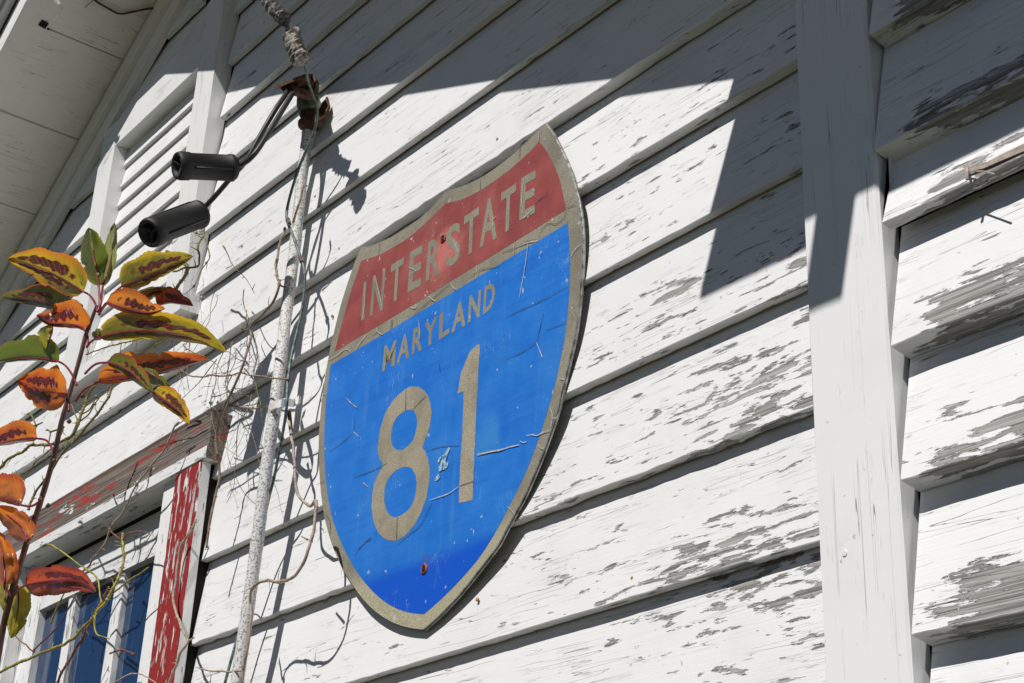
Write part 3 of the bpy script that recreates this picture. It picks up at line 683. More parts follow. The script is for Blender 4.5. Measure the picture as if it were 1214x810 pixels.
# weather head
b0 = W(366, 148, .0165); up = Vector((0.0, -.0, 1))
bm = bmesh.new(); lathe(bm, b0 + Vector((0, 0, -.006)), (0, 0, 1), [(0, .0115), (.002, .0165), (.009, .0175), (.013, .0145), (.018, .0130), (.022, .0165)], 20)
finish('head_collar', bm, M_rust, PT, smooth=True, loc=b0)
bm = bmesh.new(); lathe(bm, b0 + Vector((0, 0, .0195)), (-.12, -.15, 1), [(0, .0145), (.006, .0185), (.020, .0195), (.034, .0175), (.045, .0185), (.056, .021)], 20)
finish('head_body', bm, M_brass, PT, smooth=True, loc=b0)
bm = bmesh.new()
q = [W(u, v, d) for u, v, d in ((325.5, 102, .085), (350, 92, .085), (364, 87, .07), (371, 88, .03), (372, 97, .022), (352, 101, .03))]
prism(bm, q, (0, 0, -.006)); bmesh.ops.recalc_face_normals(bm, faces=bm.faces); finish('head_cap', bm, M_rust, PT, loc=b0)
bm = bmesh.new()
q = [W(u, v, .076) for u, v in ((332, 104), (346, 100.5), (351, 103), (349, 109), (343, 112), (336, 109))]
prism(bm, q, (.008, .03, -.002)); bmesh.ops.recalc_face_normals(bm, faces=bm.faces); finish('wire_port', bm, M_rust, PT, loc=b0)
bm = bmesh.new(); tube(bm, catmull([W(u, v, d) for u, v, d in ((368, 90, .03), (374, 96, .034), (374, 103, .03), (371, 108, .024))], 4), .0035, 8, .1)
finish('cap_hinge', bm, M_rust, PT, smooth=True, loc=b0)
bm = bmesh.new()
q = [W(u, v, d) for u, v, d in ((373, 140, .022), (379, 128, .010), (387, 114.5, .006), (389.5, 126, .006), (388, 132, .006), (381, 143, .010), (376, 150, .02))]
prism(bm, q, (0, .0035, 0)); bmesh.ops.recalc_face_normals(bm, faces=bm.faces)
tube(bm, catmull([W(u, v, d) for u, v, d in ((372, 141, .04), (379, 140, .02), (385, 136, .010), (390, 128, .006))], 4), .0028, 8, .15)
finish('head_strap', bm, M_rust, PT, loc=b0)
def strap(cu, cv, d, col, parent):
    bm = bmesh.new()
    pts = [W(cu - 9, cv + 12, .012), W(cu - 9, cv + 6, d*.9), W(cu - 4, cv + 1, d + .016), W(cu + 4, cv - 1, d + .0165), W(cu + 11, cv - 3, d + .004), W(cu + 18, cv - 2, .016), W(cu + 26, cv - 6, .008)]
    c = catmull(pts, 5); n = len(c)
    A = [[bm.verts.new(p + Vector((0, oy, dz))) for oy, dz in ((0, .006), (-.0025, .006), (-.0025, -.006), (0, -.006))] for p in c]
    for i in range(n - 1):
        for k in range(4): bm.faces.new((A[i][k], A[i][(k+1) % 4], A[i+1][(k+1) % 4], A[i+1][k]))
    bmesh.ops.recalc_face_normals(bm, faces=bm.faces)
    finish('pipe_strap', bm, col, parent, smooth=False, loc=c[0])
strap(330, 480, .044, M_pipe_up, PT)
bm = bmesh.new(); tube(bm, [W(343, 488, .02), W(344, 500, .012), W(345, 512, .010)], .003, 6, .2); finish('strap_screw', bm, M_rust, PT, loc=W(343, 488, .02))

# ---- two cables ending in black connectors
def cable_thing(name, label, pts, r, e0, e1, R):
    root = empty(name, W(*pts[0]), label, 'cable')
    bm = bmesh.new(); tube(bm, catmull([W(*p) for p in pts], 6), r, 10); finish('cable', bm, M_cable, root, smooth=True, loc=W(*pts[0]))
    A = W(*e0); B = W(*e1); ax = (B - A); L = ax.length; ax.normalize()
    bm = bmesh.new()
    lathe(bm, A, ax, [(0, R*.60), (.002, R*.84), (.005, R*.9), (.006, R*1.0), (.012, R*1.0), (.013, R*.95), (L-.020, R*.95), (L-.019, R*1.01), (L-.006, R*1.03), (L-.002, R*.98), (L, R*.92), (L-.001, R*.72), (L-.012, R*.62), (L-.013, R*.1)], 26)
    body = finish('connector', bm, M_black, root, smooth=True, loc=A)
    for e in body.data.polygons: e.use_smooth = True
    # moulded ribs along the body and lug blades in the open end
    a = ax.cross(Vector((0, 0, 1))).normalized(); b = ax.cross(a)
    for k in range(3):
        th = k * 2.1 + .5; off = (a * math.cos(th) + b * math.sin(th)) * R * .95
        bm = bmesh.new(); tube(bm, [A + ax*.014 + off, A + ax*(L-.021) + off], R*.085, 6); finish('rib', bm, M_black, body, smooth=True, loc=A + off)
    for k in range(3):
        th = k * 2.1 + 1.2; o1 = (a * math.cos(th) + b * math.sin(th)) * R * .78
        bm = bmesh.new(); tube(bm, [A + ax*(L-.010) + o1*.05, A + ax*(L-.003) + o1], R*.15, 6); finish('end_lug', bm, M_black, body, loc=A + ax*L)
    disc('screw', A + ax*(L*.2) + (a*.0 + b)*R*.0 + Vector((0, -R*.9, 0)), R*.1, M_tape2, body)
    return root
cable_thing('service_cable', 'black cable from the rusty conduit head ending in the upper black connector', [(351, 101, .06), (346, 112, .075), (334, 132, .095), (318, 158, .118), (303, 181, .135), (290, 193, .142), (276, 199, .150)], .0041, (280, 199.5, .147), (209, 196.5, .236), .0205)
cable_thing('service_cable', 'black cable from the rusty conduit head hanging down to the lower black connector', [(343, 103, .065), (338, 113, .085), (326, 131, .105), (309, 160, .120), (292, 190, .132), (272, 213, .140), (252, 236, .148), (236, 252, .154)], .0039, (239, 253, .150), (176, 277, .236), .0222)
# ---- bare earth wire with taped splice
GW = empty('earth_wire', W(360, 75, .13), 'green weathered earth wire with a grey taped splice, running down the conduit', 'wire')
bm = bmesh.new()
gw = [(361, 60, .13), (362, 76, .12), (365, 95, .095), (371, 113, .075), (375.5, 128, .062), (375, 145, .056), (369, 166, .052), (359, 188, .050), (350, 212, .048), (343, 236, .050), (340, 252, .052), (341, 264, .054), (348, 281, .056), (356, 304, .056), (361, 322, .054), (361, 342, .052), (358, 368, .050), (352, 395, .052), (345, 425, .058), (341, 455, .062), (340, 480, .062), (337, 503, .055), (331, 535, .050), (325, 566, .045), (317, 598, .036), (309, 640, .028), (300, 690, .024), (288, 735, .026), (279, 765, .030), (268, 805, .032), (262, 830, .032)]
tube(bm, catmull([W(*p) for p in gw], 5), .0022, 8, .05); finish('wire_strand', bm, M_verd, GW, smooth=True, loc=W(*gw[0]))
for u, v, d in ((341, 263, .054), (356, 308, .056)):
    bm = bmesh.new(); tube(bm, [W(u, v - 3, d), W(u + 1, v, d), W(u + 2, v + 3, d)], .0036, 8, .15); finish('wire_joint', bm, M_tape2, GW, loc=W(u, v, d))
def rough_wrap(pts, rr, mat, nm):
    bm = bmesh.new(); c = catmull([W(*p) for p in pts], 6); n = len(c)
    tube(bm, c, [rr * (1 + .14 * math.sin(i * 1.9)) for i in range(n)], 12, .16)
    finish(nm, bm, mat, GW, smooth=False, loc=c[0])
rough_wrap([(345.5, 45, .142), (349, 54, .142), (353, 63, .139), (357.5, 73, .133)], .0125, M_tape, 'taped_splice')
bm = bmesh.new(); tube(bm, catmull([W(*p) for p in ((333, 20, .15), (339, 28, .145), (341, 36, .14), (343, 44, .137), (349, 45, .138), (354, 41, .14), (353, 35, .142), (350, 34, .143))], 5), .0034, 8, .1)
finish('hook', bm, M_tape2, GW, smooth=True, loc=W(343, 40, .14))
bm = bmesh.new(); tube(bm, [W(344, 40, .132), W(348, 39, .132)], .0045, 6); finish('white_clip', bm, M_trimz, GW)
rough_wrap([(311, -12, .165), (317, -1, .162), (324, 10, .158), (332, 18, .152), (337, 22, .15)], .0100, M_tape2, 'tape_wrap')

# ------------------------------------------------------------------ vines
def vine(label, mat, main, r, side=(), twigs=14, dvar=.012, rnd=1):
    """main: list of px polylines (u,v) with depth d; r radius"""
    rg = random.Random(rnd); root = empty('vine', W(*main[0]), label, 'vine', None)
    bm = bmesh.new(); c = catmull([W(*p) for p in main], 7); n = len(c)
    c = [p + Vector((noise.noise(p * 40), noise.noise(p * 40 + Vector((5, 0, 0))), noise.noise(p * 40 + Vector((0, 7, 0))))) * .0025 for p in c]
    tube(bm, c, [r * (1 + .15 * noise.noise(p * 90)) for p in c], 7)
    finish('vine_stem', bm, mat, root, smooth=True, loc=c[0])
    for s in side:
        bm = bmesh.new(); sc_ = catmull([W(*p) for p in s], 6)
        sc_ = [p + Vector((noise.noise(p * 50), 0, noise.noise(p * 50 + Vector((0, 7, 0))))) * .002 for p in sc_]
        m = len(sc_); tube(bm, sc_, [r * (.75 - .35 * i / m) for i in range(m)], 6); finish('side_shoot', bm, mat, root, smooth=True, loc=sc_[0])
    bm = bmesh.new(); allp = c + [W(*p) for s in side for p in s]
    for _ in range(twigs):      # thorns, tendrils
        p = rg.choice(allp); d = Vector((rg.uniform(-1, 1), rg.uniform(-.6, .2), rg.uniform(-1, 1))).normalized(); L = rg.uniform(.004, .018)
        pts = [p]; 
        for k in range(4):
            d = (d + Vector((rg.uniform(-.6, .6), rg.uniform(-.2, .2), rg.uniform(-.6, .6)))).normalized(); pts.append(pts[-1] + d * L / 3)
        tube(bm, pts, [r * .55, r * .4, r * .3, r * .25, r * .15], 5)
        lathe(bm, p, d, [(-r*1.2, r*.6), (0, r*1.5), (r*1.2, r*.5)], 7)
    finish('tendrils', bm, mat, root, kind='stuff')
    return root
def zp(o, k, pts, d, d2=None):
    n = len(pts); return [(o[0] + a / k, o[1] + b / k, d + ((d2 - d) * i / max(1, n-1) if d2 is not None else 0)) for i, (a, b) in enumerate(pts)]
A8, k8 = (170, 230), 6.84; A5, k5 = (0, 460), 5.785; A4, k4 = (110, 330), 4.765; A7, k7 = (100, 620), 7.36; A0, k0 = (0, 610), 4.047
vine('brown vine looping down left of the conduit to the red window casing', M_vine_b,
     [(337, 270, .06), (334, 285, .07), (329, 305, .08), (328, 325, .085), (331, 337, .09), (323, 358, .09), (309, 374, .088), (298, 387, .08), (296, 402, .08), (290, 425, .085), (282, 448, .085), (270, 475, .08), (262, 492, .07), (257, 512, .06), (257, 535, .055), (261, 553, .045), (256, 585, .045), (251, 610, .045), (245, 650, .045)], .0019,
     [[(297, 388, .08), (290, 392, .075), (285, 388, .07)], [(331, 337, .09), (338, 340, .08)], [(262, 492, .07), (272, 482, .05), (300, 484, .04), (318, 481, .05)]], 16, rnd=3)
vine('tan vine hooked over the upper part of the conduit', M_vine_t, [(364, 221, .05), (359, 222, .062), (356, 236, .062), (352, 250, .06), (347, 264, .055)], .0017, [], 3, rnd=4)
vine('tan vine winding between the conduit and the road sign down to the frame edge', M_vine_t,
     [(342, 500, .035), (345, 515, .04), (348, 530, .045), (350, 560, .045), (353, 585, .045), (361, 595, .045), (368, 600, .045), (374, 594, .05), (375, 605, .06), (371, 635, .065), (364, 655, .07), (355, 675, .072), (345, 686, .072), (330, 690, .072), (312, 689, .072), (300, 696, .07), (296, 714, .068), (297, 735, .066), (293, 772, .064), (288, 798, .06), (287, 820, .06)], .0021,
     [[(364, 640, .068), (358, 637, .06)], [(288, 795, .06), (270, 796, .05), (248, 796, .05), (234, 791, .05)], [(299, 728, .06), (306, 730, .04), (311, 735, .03)]], 12, rnd=5)
vine('thin brown vine stretched sideways to the conduit above the window corner', M_vine_b, [(196, 423, .14), (204, 428, .13), (212, 438, .12), (224, 445, .11), (240, 446, .10), (262, 446, .09), (285, 443, .08), (308, 447, .075), (325, 449, .07), (341, 449, .065)], .0012, [], 8, rnd=6)
vine('olive vine tangle below the lower black connector', M_vine_g, zp(A8, k8, [(380,185),(440,195),(475,210),(488,250),(492,330),(465,390),(440,455),(457,500),(445,580),(370,595),(240,625)], .10, .16), .0015,
     [zp(A8, k8, [(490,330),(515,410),(540,500),(510,560),(470,620),(440,690),(410,750),(340,810)], .10, .13), zp(A8, k8, [(200,290),(250,302),(300,300),(370,280),(430,318),(480,330)], .14, .10), zp(A8, k8, [(390,240),(300,270),(150,320)], .12, .14), zp(A8, k8, [(440,455),(385,430)], .12, .10)], 26, rnd=7)
vine('thick olive vine passing behind the orange leaves right of the shrub tip', M_vine_g, zp(A8, k8, [(180,470),(230,490),(275,510),(320,545),(357,590),(345,640),(320,690),(285,740),(258,800),(235,860)], .16, .13), .0027,
     [zp(A8, k8, [(75,520),(110,570),(160,640)], .16, .15), zp(A8, k8, [(40,540),(45,600)], .16, .15)], 8, rnd=8)
vine('long olive vine climbing from the left edge behind the shrub stem', M_vine_g, zp(A5, k5, [(-40,570),(0,545),(60,490),(150,440),(220,395),(330,390),(430,365),(500,310),(535,250),(560,180),(580,110),(600,60),(640,0),(680,-50)], .16, .12), .0024,
     [zp(A5, k5, [(190,180),(212,180),(245,260),(232,330),(228,385)], .16, .16), zp(A5, k5, [(245,260),(290,240)], .16), zp(A5, k5, [(320,288),(345,300),(335,370)], .15), zp(A5, k5, [(345,300),(430,270)], .15), zp(A5, k5, [(500,310),(530,230),(510,170),(490,110)], .13)], 34, rnd=9)
vine('thin olive vine rising beside the shrub stem to the orange leaves', M_vine_g, zp(A5, k5, [(200,830),(215,780),(245,715),(300,640),(390,500),(450,420),(540,330),(600,260),(660,180),(730,90),(752,30),(770,-30)], .15, .12), .0020,
     [zp(A5, k5, [(560,180),(620,140),(660,60)], .13), zp(A5, k5, [(520,240),(600,190),(650,110),(700,40)], .13)], 30, rnd=10)
vine('fine branching vine crossing the boards left of the shrub stem', M_vine_g, zp(A5, k5, [(375,395),(330,440),(300,465),(250,500),(215,550),(175,592),(110,605),(50,615)], .15, .15), .0011,
     [zp(A5, k5, [(175,592),(240,560),(300,530)], .15), zp(A5, k5, [(180,600),(160,650),(140,700),(148,770)], .15), zp(A5, k5, [(250,500),(235,475)], .15), zp(A5, k5, [(300,530),(330,440)], .15), zp(A5, k5, [(60,615),(90,575)], .15)], 14, rnd=11)
vine('slender olive vines strung behind the long yellow leaf', M_vine_g, zp(A4, k4, [(-40,430),(40,400),(90,385),(150,370),(230,350),(330,325),(400,345),(330,400)], .13, .11), .0012,
     [zp(A4, k4, [(420,345),(340,395),(240,430),(150,470)], .12), zp(A4, k4, [(160,370),(150,450)], .12), zp(A4, k4, [(260,300),(240,400),(200,480)], .12), zp(A4, k4, [(510,370),(530,400),(590,430),(640,450),(690,480),(740,535),(810,548)], .12, .1)], 24, rnd=12)
vine('grey vine slanting over the window head to the frame', M_vine_t, [(212, 500, .05), (206, 507, .055), (200, 523, .055), (190, 540, .055), (176, 558, .055), (162, 575, .055), (152, 594, .055), (142, 612, .055), (134, 622, .055), (128, 635, .055), (121, 650, .055), (108, 666, .05), (96, 681, .05)], .0016,
     [[(207, 506, .05), (218, 498, .05)], [(121, 650, .05), (126, 653, .05)]], 6, rnd=13)
vine('yellow green vine arching up over the window panes', M_vine_y, [(-12, 803, .09), (0, 797, .09), (30, 783, .085), (55, 772, .085), (80, 762, .08), (95, 749, .08), (107, 736, .08), (120, 721, .075), (130, 706, .07), (138, 690, .065), (144, 675, .06), (147, 660, .055), (145, 645, .05), (146, 632, .05)], .0024,
     [[(130, 706, .07), (142, 697, .06), (155, 687, .055), (176, 673, .05)], [(100, 673, .07), (114, 684, .07), (118, 700, .07), (120, 715, .07)], [(56, 645, .08), (70, 652, .08), (92, 668, .08), (110, 680, .08)], [(112, 730, .08), (114, 750, .075), (130, 757, .07)], [(60, 740, .08), (68, 720, .08), (78, 700, .08)]], 26, rnd=14)
vine('dark red brown vine crossing the window panes', M_vine_r, [(60, 822, .07), (70, 806, .07), (80, 787, .07), (92, 766, .07), (102, 748, .07), (111, 730, .07), (118, 718, .065), (124, 706, .06), (129, 695, .06)], .0021,
     [[(146, 640, .05), (152, 633, .05), (166, 630, .05), (178, 633, .05)], [(130, 628, .05), (138, 636, .05), (146, 640, .05), (154, 636, .05)], [(40, 770, .06), (60, 752, .06), (75, 733, .06), (88, 708, .06)], [(40, 772, .06), (28, 763, .06), (15, 752, .06)], [(130, 775, .06), (145, 771, .05), (158, 776, .05)]], 30, rnd=15)
vine('tan vine running down the red window casing', M_vine_t, [(232, 615, .03), (227, 630, .03), (218, 642, .032), (212, 660, .032), (208, 690, .032), (206, 710, .034), (209, 728, .04), (215, 745, .045), (222, 760, .045), (214, 778, .045), (205, 797, .045), (196, 818, .045)], .0019,
     [[(222, 760, .045), (230, 757, .03)], [(133, 812, .05), (148, 802, .045), (165, 799, .045), (180, 806, .045), (190, 815, .045)]], 7, rnd=16)
vine('wispy grey vine hanging against the boards left of the conduit', M_vine_b, [(275, 405, .03), (272, 430, .03), (268, 455, .03), (272, 470, .03), (262, 500, .03), (258, 540, .02)], .0008, [[(255, 430, .02), (248, 455, .02), (243, 480, .02)], [(300, 395, .03), (306, 430, .03), (302, 470, .02)], [(285, 500, .03), (296, 520, .03), (280, 545, .02)]], 22, rnd=17)

# dense tangle of dry twigs hanging on the boards between shrub and conduit
TW = empty('dry_vine_tangle', W(265, 380, .04), 'tangle of fine pale dry twigs hanging on the boards between the shrub and the conduit', 'vine')
rg = random.Random(21)
for k in range(24):
    u = rg.uniform(205, 300); v = rg.uniform(255, 470); d = rg.uniform(.012, .09); L = rg.randint(6, 15); ang = rg.uniform(-.5, .5) + (0 if rg.random() < .65 else rg.choice((-1.2, 1.2)))
    pts = []
    for i in range(L):
        pts.append((u, v, max(.008, d)))
        ang += rg.uniform(-.45, .45); ang *= .93
        u += math.sin(ang) * 12 - 1.0; v += math.cos(ang) * 12; d += rg.uniform(-.008, .008)
        if u > 312 or v > 700 or (u < 250 and v > 480): break
    if len(pts) < 4: continue
    bm = bmesh.new(); c = catmull([W(*p) for p in pts], 4); n = len(c); r0 = rg.uniform(.00045, .0010)
    tube(bm, c, [r0 * (1 - .6 * i / n) for i in range(n)], 5)
    for _ in range(rg.randint(2, 5)):
        i = rg.randrange(n); p = c[i]; q = p + Vector((rg.uniform(-.014, .014), rg.uniform(-.008, .004), rg.uniform(-.012, .012))); tube(bm, [p, p.lerp(q, .5) + Vector((0, 0, rg.uniform(-.002, .002))), q], [r0 * .7, r0 * .5, r0 * .3], 4)
    finish('twig', bm, rg.choice((M_vine_t, M_vine_b, M_vine_b, M_vine_g)), TW, loc=c[0])
# ------------------------------------------------------------------ shrub branch with autumn leaves
def leaf_mat(name, top, mid, tip, blotch=.0, blot_col=(.11, .012, .018), gloss=.27, seed=0.):
    s = NT(name); uv = s.n('UVMap'); sp = s.n('SeparateXYZ'); s.l(uv.outputs[0], sp.inputs[0]); U, V = sp.outputs[0], sp.outputs[1]
    cb = s.n('CombineXYZ'); s.l(U, cb.inputs[0]); s.l(V, cb.inputs[1]); cb.inputs[2].default_value = seed
    n = s.noise(cb.outputs[0], 3.0, 4, .6); n2 = s.noise(cb.outputs[0], 22, 3, .6)
    av = s.math('ABSOLUTE', s.math('SUBTRACT', V, .5))                 # 0 on the midrib, .5 on the edge
    f = s.math('ADD', s.math('MULTIPLY', n, .9), s.math('MULTIPLY', U, .35))
    c = s.mix(s.step(f, .42, .72), top, mid); c = s.mix(s.step(s.math('ADD', av, s.math('MULTIPLY', n, .2)), .42, .6), c, tip)
    c = s.mix(s.math('MULTIPLY', s.step(n2, .5, .72), .25), c, tuple(x * .6 for x in top))
    if blotch > 0:
        w_ = s.math('SINE', s.math('ADD', s.math('MULTIPLY', U, 50.0), s.math('ADD', s.math('MULTIPLY', n, 12.0), s.math('MULTIPLY', av, -9.0))))
        e = s.math('DIVIDE', s.math('SUBTRACT', av, s.math('ADD', .115, s.math('MULTIPLY', n, .12))), .125)
        e = s.math('MULTIPLY', e, e)
        ends = s.math('MULTIPLY', s.step(U, .06, .45), s.step(U, 1.02, .72))
        val = s.math('ADD', s.math('MULTIPLY', w_, .42), s.math('SUBTRACT', s.math('MULTIPLY', ends, 1.5), s.math('MULTIPLY', e, 1.5)))
        val = s.math('ADD', val, s.math('ADD', s.math('MULTIPLY', s.math('SUBTRACT', n2, .5), 1.3), s.math('MULTIPLY', s.math('SUBTRACT', s.noise(cb.outputs[0], 7.0, 2), .5), 2.2)))
        q = s.step(s.math('ADD', val, blotch), .45, 1.15)
        c = s.mix(q, c, blot_col); core = s.math('MULTIPLY', s.step(s.math('ADD', val, blotch), 1.35, 1.75), s.step(n2, .4, .55))
        c = s.mix(core, c, (.09, .05, .02))
    vl = s.math('ABSOLUTE', s.math('SINE', s.math('ADD', s.math('MULTIPLY', U, 46.0), s.math('ADD', s.math('MULTIPLY', av, -24.0), s.math('MULTIPLY', n, 4.0)))))
    c = s.mix(s.math('MULTIPLY', s.step(vl, .16, .02), .28), c, tuple(min(1, x * 1.7 + .03) for x in mid))
    rib = s.step(av, .014, .006); c = s.mix(rib, c, (.25, .03, .03))
    vein = s.math('ABSOLUTE', s.math('SINE', s.math('ADD', s.math('MULTIPLY', U, 60.0), s.math('MULTIPLY', av, -22.0))))
    nb = s.bump(s.math('ADD', s.step(vein, .25, .0), s.math('MULTIPLY', n2, .8)), .0003, .7)
    s.done(c, gloss, nb, spec=.5)
    tr = s.n('BsdfTranslucent'); s.l(c, tr.inputs[0]); ms = s.n('MixShader'); ms.inputs[0].default_value = .33
    s.l(s.b.outputs[0], ms.inputs[1]); s.l(tr.outputs[0], ms.inputs[2]); s.l(ms.outputs[0], s.out.inputs[0])
    return s.m
G = (.14, .17, .015); YG = (.32, .27, .015); Y = (.60, .38, .015); O = (.66, .20, .018); RO = (.48, .085, .025); BR = (.34, .11, .05)
LM = {'yellow': leaf_mat('yellow_leaf_red_blotches', YG, Y, O, .35, seed=1), 'olive': leaf_mat('olive_leaf_red_blotches', (.17, .15, .015), YG, Y, .2, seed=2),
      'green': leaf_mat('green_leaf', G, (.13, .17, .02), (.2, .2, .02), 0, seed=3), 'pale': leaf_mat('pale_glossy_green_leaf', (.22, .27, .07), (.3, .34, .12), (.2, .24, .04), 0, gloss=.25, seed=4),
      'greenred': leaf_mat('green_leaf_with_red_margin', G, (.16, .17, .02), (.3, .08, .02), .05, seed=5), 'orange': leaf_mat('orange_leaf_red_blotches', O, RO, O, .15, seed=6),
      'bright': leaf_mat('bright_orange_leaf', (.68, .21, .02), (.75, .27, .03), (.6, .12, .02), .1, seed=7), 'red': leaf_mat('red_leaf', RO, (.36, .06, .03), (.25, .03, .02), .1, seed=8),
      'brown': leaf_mat('orange_brown_leaf', BR, O, RO, 0, seed=9), 'yel': leaf_mat('plain_yellow_leaf', (.42, .36, .03), YG, (.3, .33, .04), 0, seed=10)}
SH = empty('shrub_branch', W(3, 760, .50), 'autumn shrub branch with orange, yellow and green leaves spotted maroon, in front of the wall', 'shrub')
stem = [(-4, 790, .47), (4, 742, .475), (17, 692, .48), (33, 640, .485), (49, 592, .49), (63, 545, .495), (73, 500, .50), (84, 462, .50), (94, 427, .50), (102, 397, .50), (109, 378, .50), (115, 362, .50)]
bm = bmesh.new(); c = catmull([W(*p) for p in stem], 7); n = len(c)
tube(bm, c, [(.0036 - .0019 * i / n) * (1 + .12 * noise.noise(p * 120)) for i, p in enumerate(c)], 10)
stem_o = finish('branch_stem', bm, M_stem, SH, smooth=True, loc=c[0])
bm = bmesh.new()
for u, v, d in ((100, 470, .50), (84, 500, .50), (66, 547, .497), (50, 592, .492), (59, 600, .49)):
    p = W(u - 2, v, d); lathe(bm, p, (.5, -.3, .8), [(-.002, .001), (0, .0028), (.003, .0008)], 7)
finish('leaf_buds', bm, M_stem, SH, smooth=True, kind='stuff')
LCOUNT = 0
def leaf(kind, rib, wu, wl, petiole=None, d=.50, dt=None, fold=.35, curl=0., seed=None, label=None, blunt=.62, hole=None):
    """rib: px polyline base->tip; wu / wl: widths in photo pixels of the blade on its left / right side (looking base->tip)"""
    global LCOUNT; LCOUNT += 1
    rg = random.Random(LCOUNT * 13); notch = [(rg.uniform(.25, .85), rg.choice((-1, 1)), rg.uniform(.08, .3)) for _ in range(2)]; dt = d if dt is None else dt
    cp = catmull([Vector((a, b, 0)) for a, b in rib], 6); n = len(cp)
    cum = [0]
    for i in range(1, n): cum.append(cum[-1] + (cp[i] - cp[i-1]).length)
    T = cum[-1]; m = 34; nv = 5; bm = bmesh.new(); uvl = bm.loops.layers.uv.new('UVMap'); grid = []
    def at(t):
        s_ = t * T
        for i in range(1, n):
            if cum[i] >= s_:
                f = (s_ - cum[i-1]) / max(1e-6, cum[i] - cum[i-1]); return cp[i-1].lerp(cp[i], f), (cp[i] - cp[i-1]).normalized()
        return cp[-1], (cp[-1] - cp[-2]).normalized()
    for i in range(m + 1):
        t = i / m; p, tg = at(t); nl = Vector((tg.y, -tg.x, 0)); dd = d + (dt - d) * t
        prof = (math.sin(math.pi * min(1, t ** blunt)) ** .66) if 0 < t < 1 else 0.0
        prof = max(prof, .012)
        row = []
        for j in range(-nv, nv + 1):
            q = j / nv; wdt = (wu if q < 0 else wl) * prof * 1.12
            ser = 1 + (.018 * ((i % 2) * 2 - 1) if abs(j) == nv and 1 < i < m - 1 else 0) + noise.noise((t * 5, q, LCOUNT)) * .22 - (sum(max(0, 1 - abs(t - a) / .035) * dpt for a, sd_, dpt in notch if sd_ * j > 0) if abs(j) >= nv - 1 else 0)
            # j<0 lies to the left of travel
            off = nl * (-q) * wdt * ser if True else 0
            px = p + (nl * (abs(q) * wdt * ser) if q < 0 else -nl * (q * wdt * ser))
            dep = dd + (-fold * abs(q) * .018 * prof) + curl * math.sin(t * 3.1) * .02 + noise.noise((t * 3, q * 1.5, LCOUNT + 9)) * .006
            row.append((bm.verts.new(W(px.x, px.y, dep)), (t, .5 + q * .5)))
        grid.append(row)
    for i in range(m):
        for j in range(2 * nv):
            vs = [grid[i][j], grid[i][j+1], grid[i+1][j+1], grid[i+1][j]]
            f = bm.faces.new([v[0] for v in vs])
            for lp, v in zip(f.loops, vs): lp[uvl].uv = v[1]
    lp_ = grid[0][nv][0].co.copy()
    kw = {'label': label} if label else {}
    o = finish('leaf', bm, LM[kind], SH, smooth=True, loc=lp_, **kw)
    # midrib and petiole as one raised cord
    bm = bmesh.new(); pts = [grid[i][nv][0] if False else None for i in ()]
    rp = []
    if petiole: rp += [W(a, b, dd) for a, b, dd in petiole]
    for k in range(0, 26, 3):
        p, tg = at(k / 34 * 1.0 + .005); t = k / 34; dd = d + (dt - d) * t + .0012 + curl * math.sin(t * 3.1) * .02 + noise.noise((t * 3, 0, LCOUNT + 9)) * .006
        rp.append(W(p.x, p.y, dd))
    cc = catmull(rp, 4); L = len(cc)
    tube(bm, cc, [.00125 * (1 - .75 * i / L) for i in range(L)], 7)
    finish('petiole', bm, M_pet, o, smooth=True, loc=cc[0])
    return o
# back to front; widths (wu: left of travel, wl: right of travel) in the picture plane
leaf('yellow', [(99,346),(80,334),(58,322),(34,313),(9,307)], 15, 25, [(116,370,.50),(112,358,.50),(106,350,.50)], .505, .52, label='yellow and orange leaf with a double row of maroon spots, pointing left at the top')
leaf('greenred', [(82,369),(62,360),(38,355),(16,354),(1,352)], 7, 17, [(104,385,.49),(94,376,.49)], .49, .50, label='green leaf with reddish margin lying below the yellow leaf')
leaf('green', [(117,339),(114,318),(110,298),(105,270)], 14, 17, [(117,370,.50),(118,355,.50)], .50, .50, blunt=.8, fold=1.2, label='upright dark green leaf at the shoot tip')
leaf('pale', [(122,340),(129,318),(133,295),(136,264)], 10, 6, [(118,370,.505),(120,355,.505)], .495, .48, blunt=.8, label='pale glossy upright leaf behind the dark green one')
leaf('olive', [(144,340),(165,331),(190,320),(212,311),(229,304)], 23, 9, [(118,371,.50),(128,358,.50),(137,346,.50)], .505, .51, label='olive yellow leaf with maroon spots under the lower connector')
leaf('olive', [(150,364),(165,352),(180,345),(199,342)], 6, 9, None, .49, .49)
leaf('red', [(186,362),(200,358),(214,360),(229,363)], 17, 2, None, .49, .48, blunt=.45)
leaf('bright', [(126,359),(142,364),(160,369),(178,371),(196,366)], 22, 4, [(117,374,.505),(121,366,.505)], .51, .52, curl=.4, label='bright orange folded leaf glowing in the sun')
leaf('orange', [(101,392),(92,386),(75,384),(58,383),(43,374)], 4, 25, [(103,412,.50),(104,400,.50)], .505, .52, blunt=.7)
leaf('yel', [(62,385),(61,392),(58,402),(54,414)], 2, 13, None, .51, .515, blunt=.8)
leaf('green', [(112,402),(118,397),(127,395)], 7, 5, None, .49, .49)
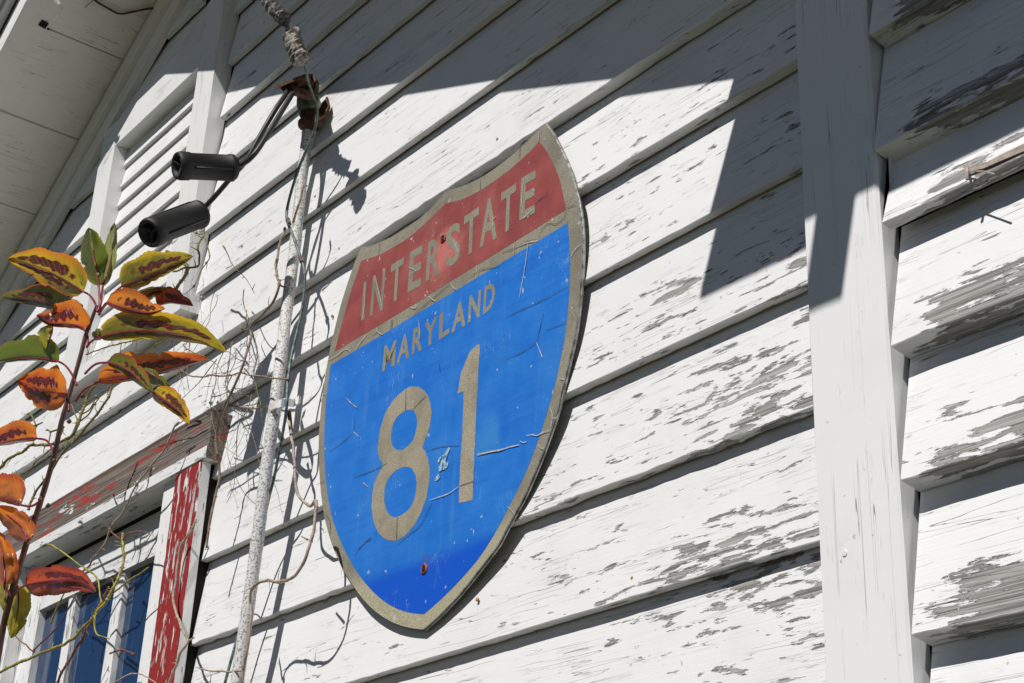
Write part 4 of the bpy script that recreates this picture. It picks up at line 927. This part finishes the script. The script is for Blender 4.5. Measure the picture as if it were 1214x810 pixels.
leaf('green', [(95,372),(88,362),(80,355)], 3, 7, None, .485, .485)
leaf('olive', [(118,400),(145,394),(175,392),(205,395),(238,402),(268,418)], 23, 9, [(103,412,.505),(108,405,.505)], .51, .52, label='longest leaf, olive yellow with a row of dark maroon spots')
leaf('green', [(70,429),(50,425),(28,425),(4,428),(-22,430)], 3, 24, [(91,457,.50),(86,445,.50),(78,434,.50)], .505, .51, label='plain green leaf at the left picture edge')
leaf('orange', [(79,467),(62,465),(44,460),(21,451)], 20, 27, [(82,488,.50),(81,474,.50)], .505, .515, label='broad orange leaf with maroon veins left of the stem')
leaf('orange', [(44,520),(28,520),(8,524),(-20,531)], 4, 20, [(64,537,.495),(56,523,.497)], .50, .50)
leaf('orange', [(116,453),(140,449),(165,445),(200,437),(247,425)], 24, 5, [(90,476,.50),(100,462,.50)], .49, .48, label='orange red leaf behind the curled green one')
leaf('greenred', [(128,430),(142,434),(156,442),(170,456),(182,466)], 14, 6, [(101,443,.50),(113,432,.505)], .51, .52, curl=.3)
leaf('green', [(168,438),(180,444),(190,450),(202,460)], 5, 9, None, .505, .50)
leaf('yellow', [(181,465),(193,473),(206,482),(216,492),(224,503)], 15, 7, None, .515, .52, label='curled yellow leaf tip above the window corner')
leaf('brown', [(25,599),(12,593),(-4,591),(-25,592)], 4, 27, [(50,592,.495),(38,600,.497)], .50, .50, label='orange brown leaf at the left edge, beside the window head')
leaf('brown', [(34,641),(26,626),(12,613),(-8,600)], 14, 14, [(33,645,.49)], .50, .51)
leaf('brown', [(6,694),(5,672),(2,650),(-6,628)], 12, 15, [(12,706,.49)], .50, .51)
leaf('red', [(30,694),(50,690),(75,688),(95,690),(114,702)], 17, 16, [(17,706,.485),(22,699,.49)], .50, .51, label='pointed red leaf in front of the window')
leaf('yel', [(20,694),(22,712),(19,735),(13,757)], 14, 14, [(14,690,.48)], .47, .47, label='yellow green leaf hanging beside the window')
leaf('yel', [(3,685),(6,705),(5,725)], 10, 10, None, .465, .46)
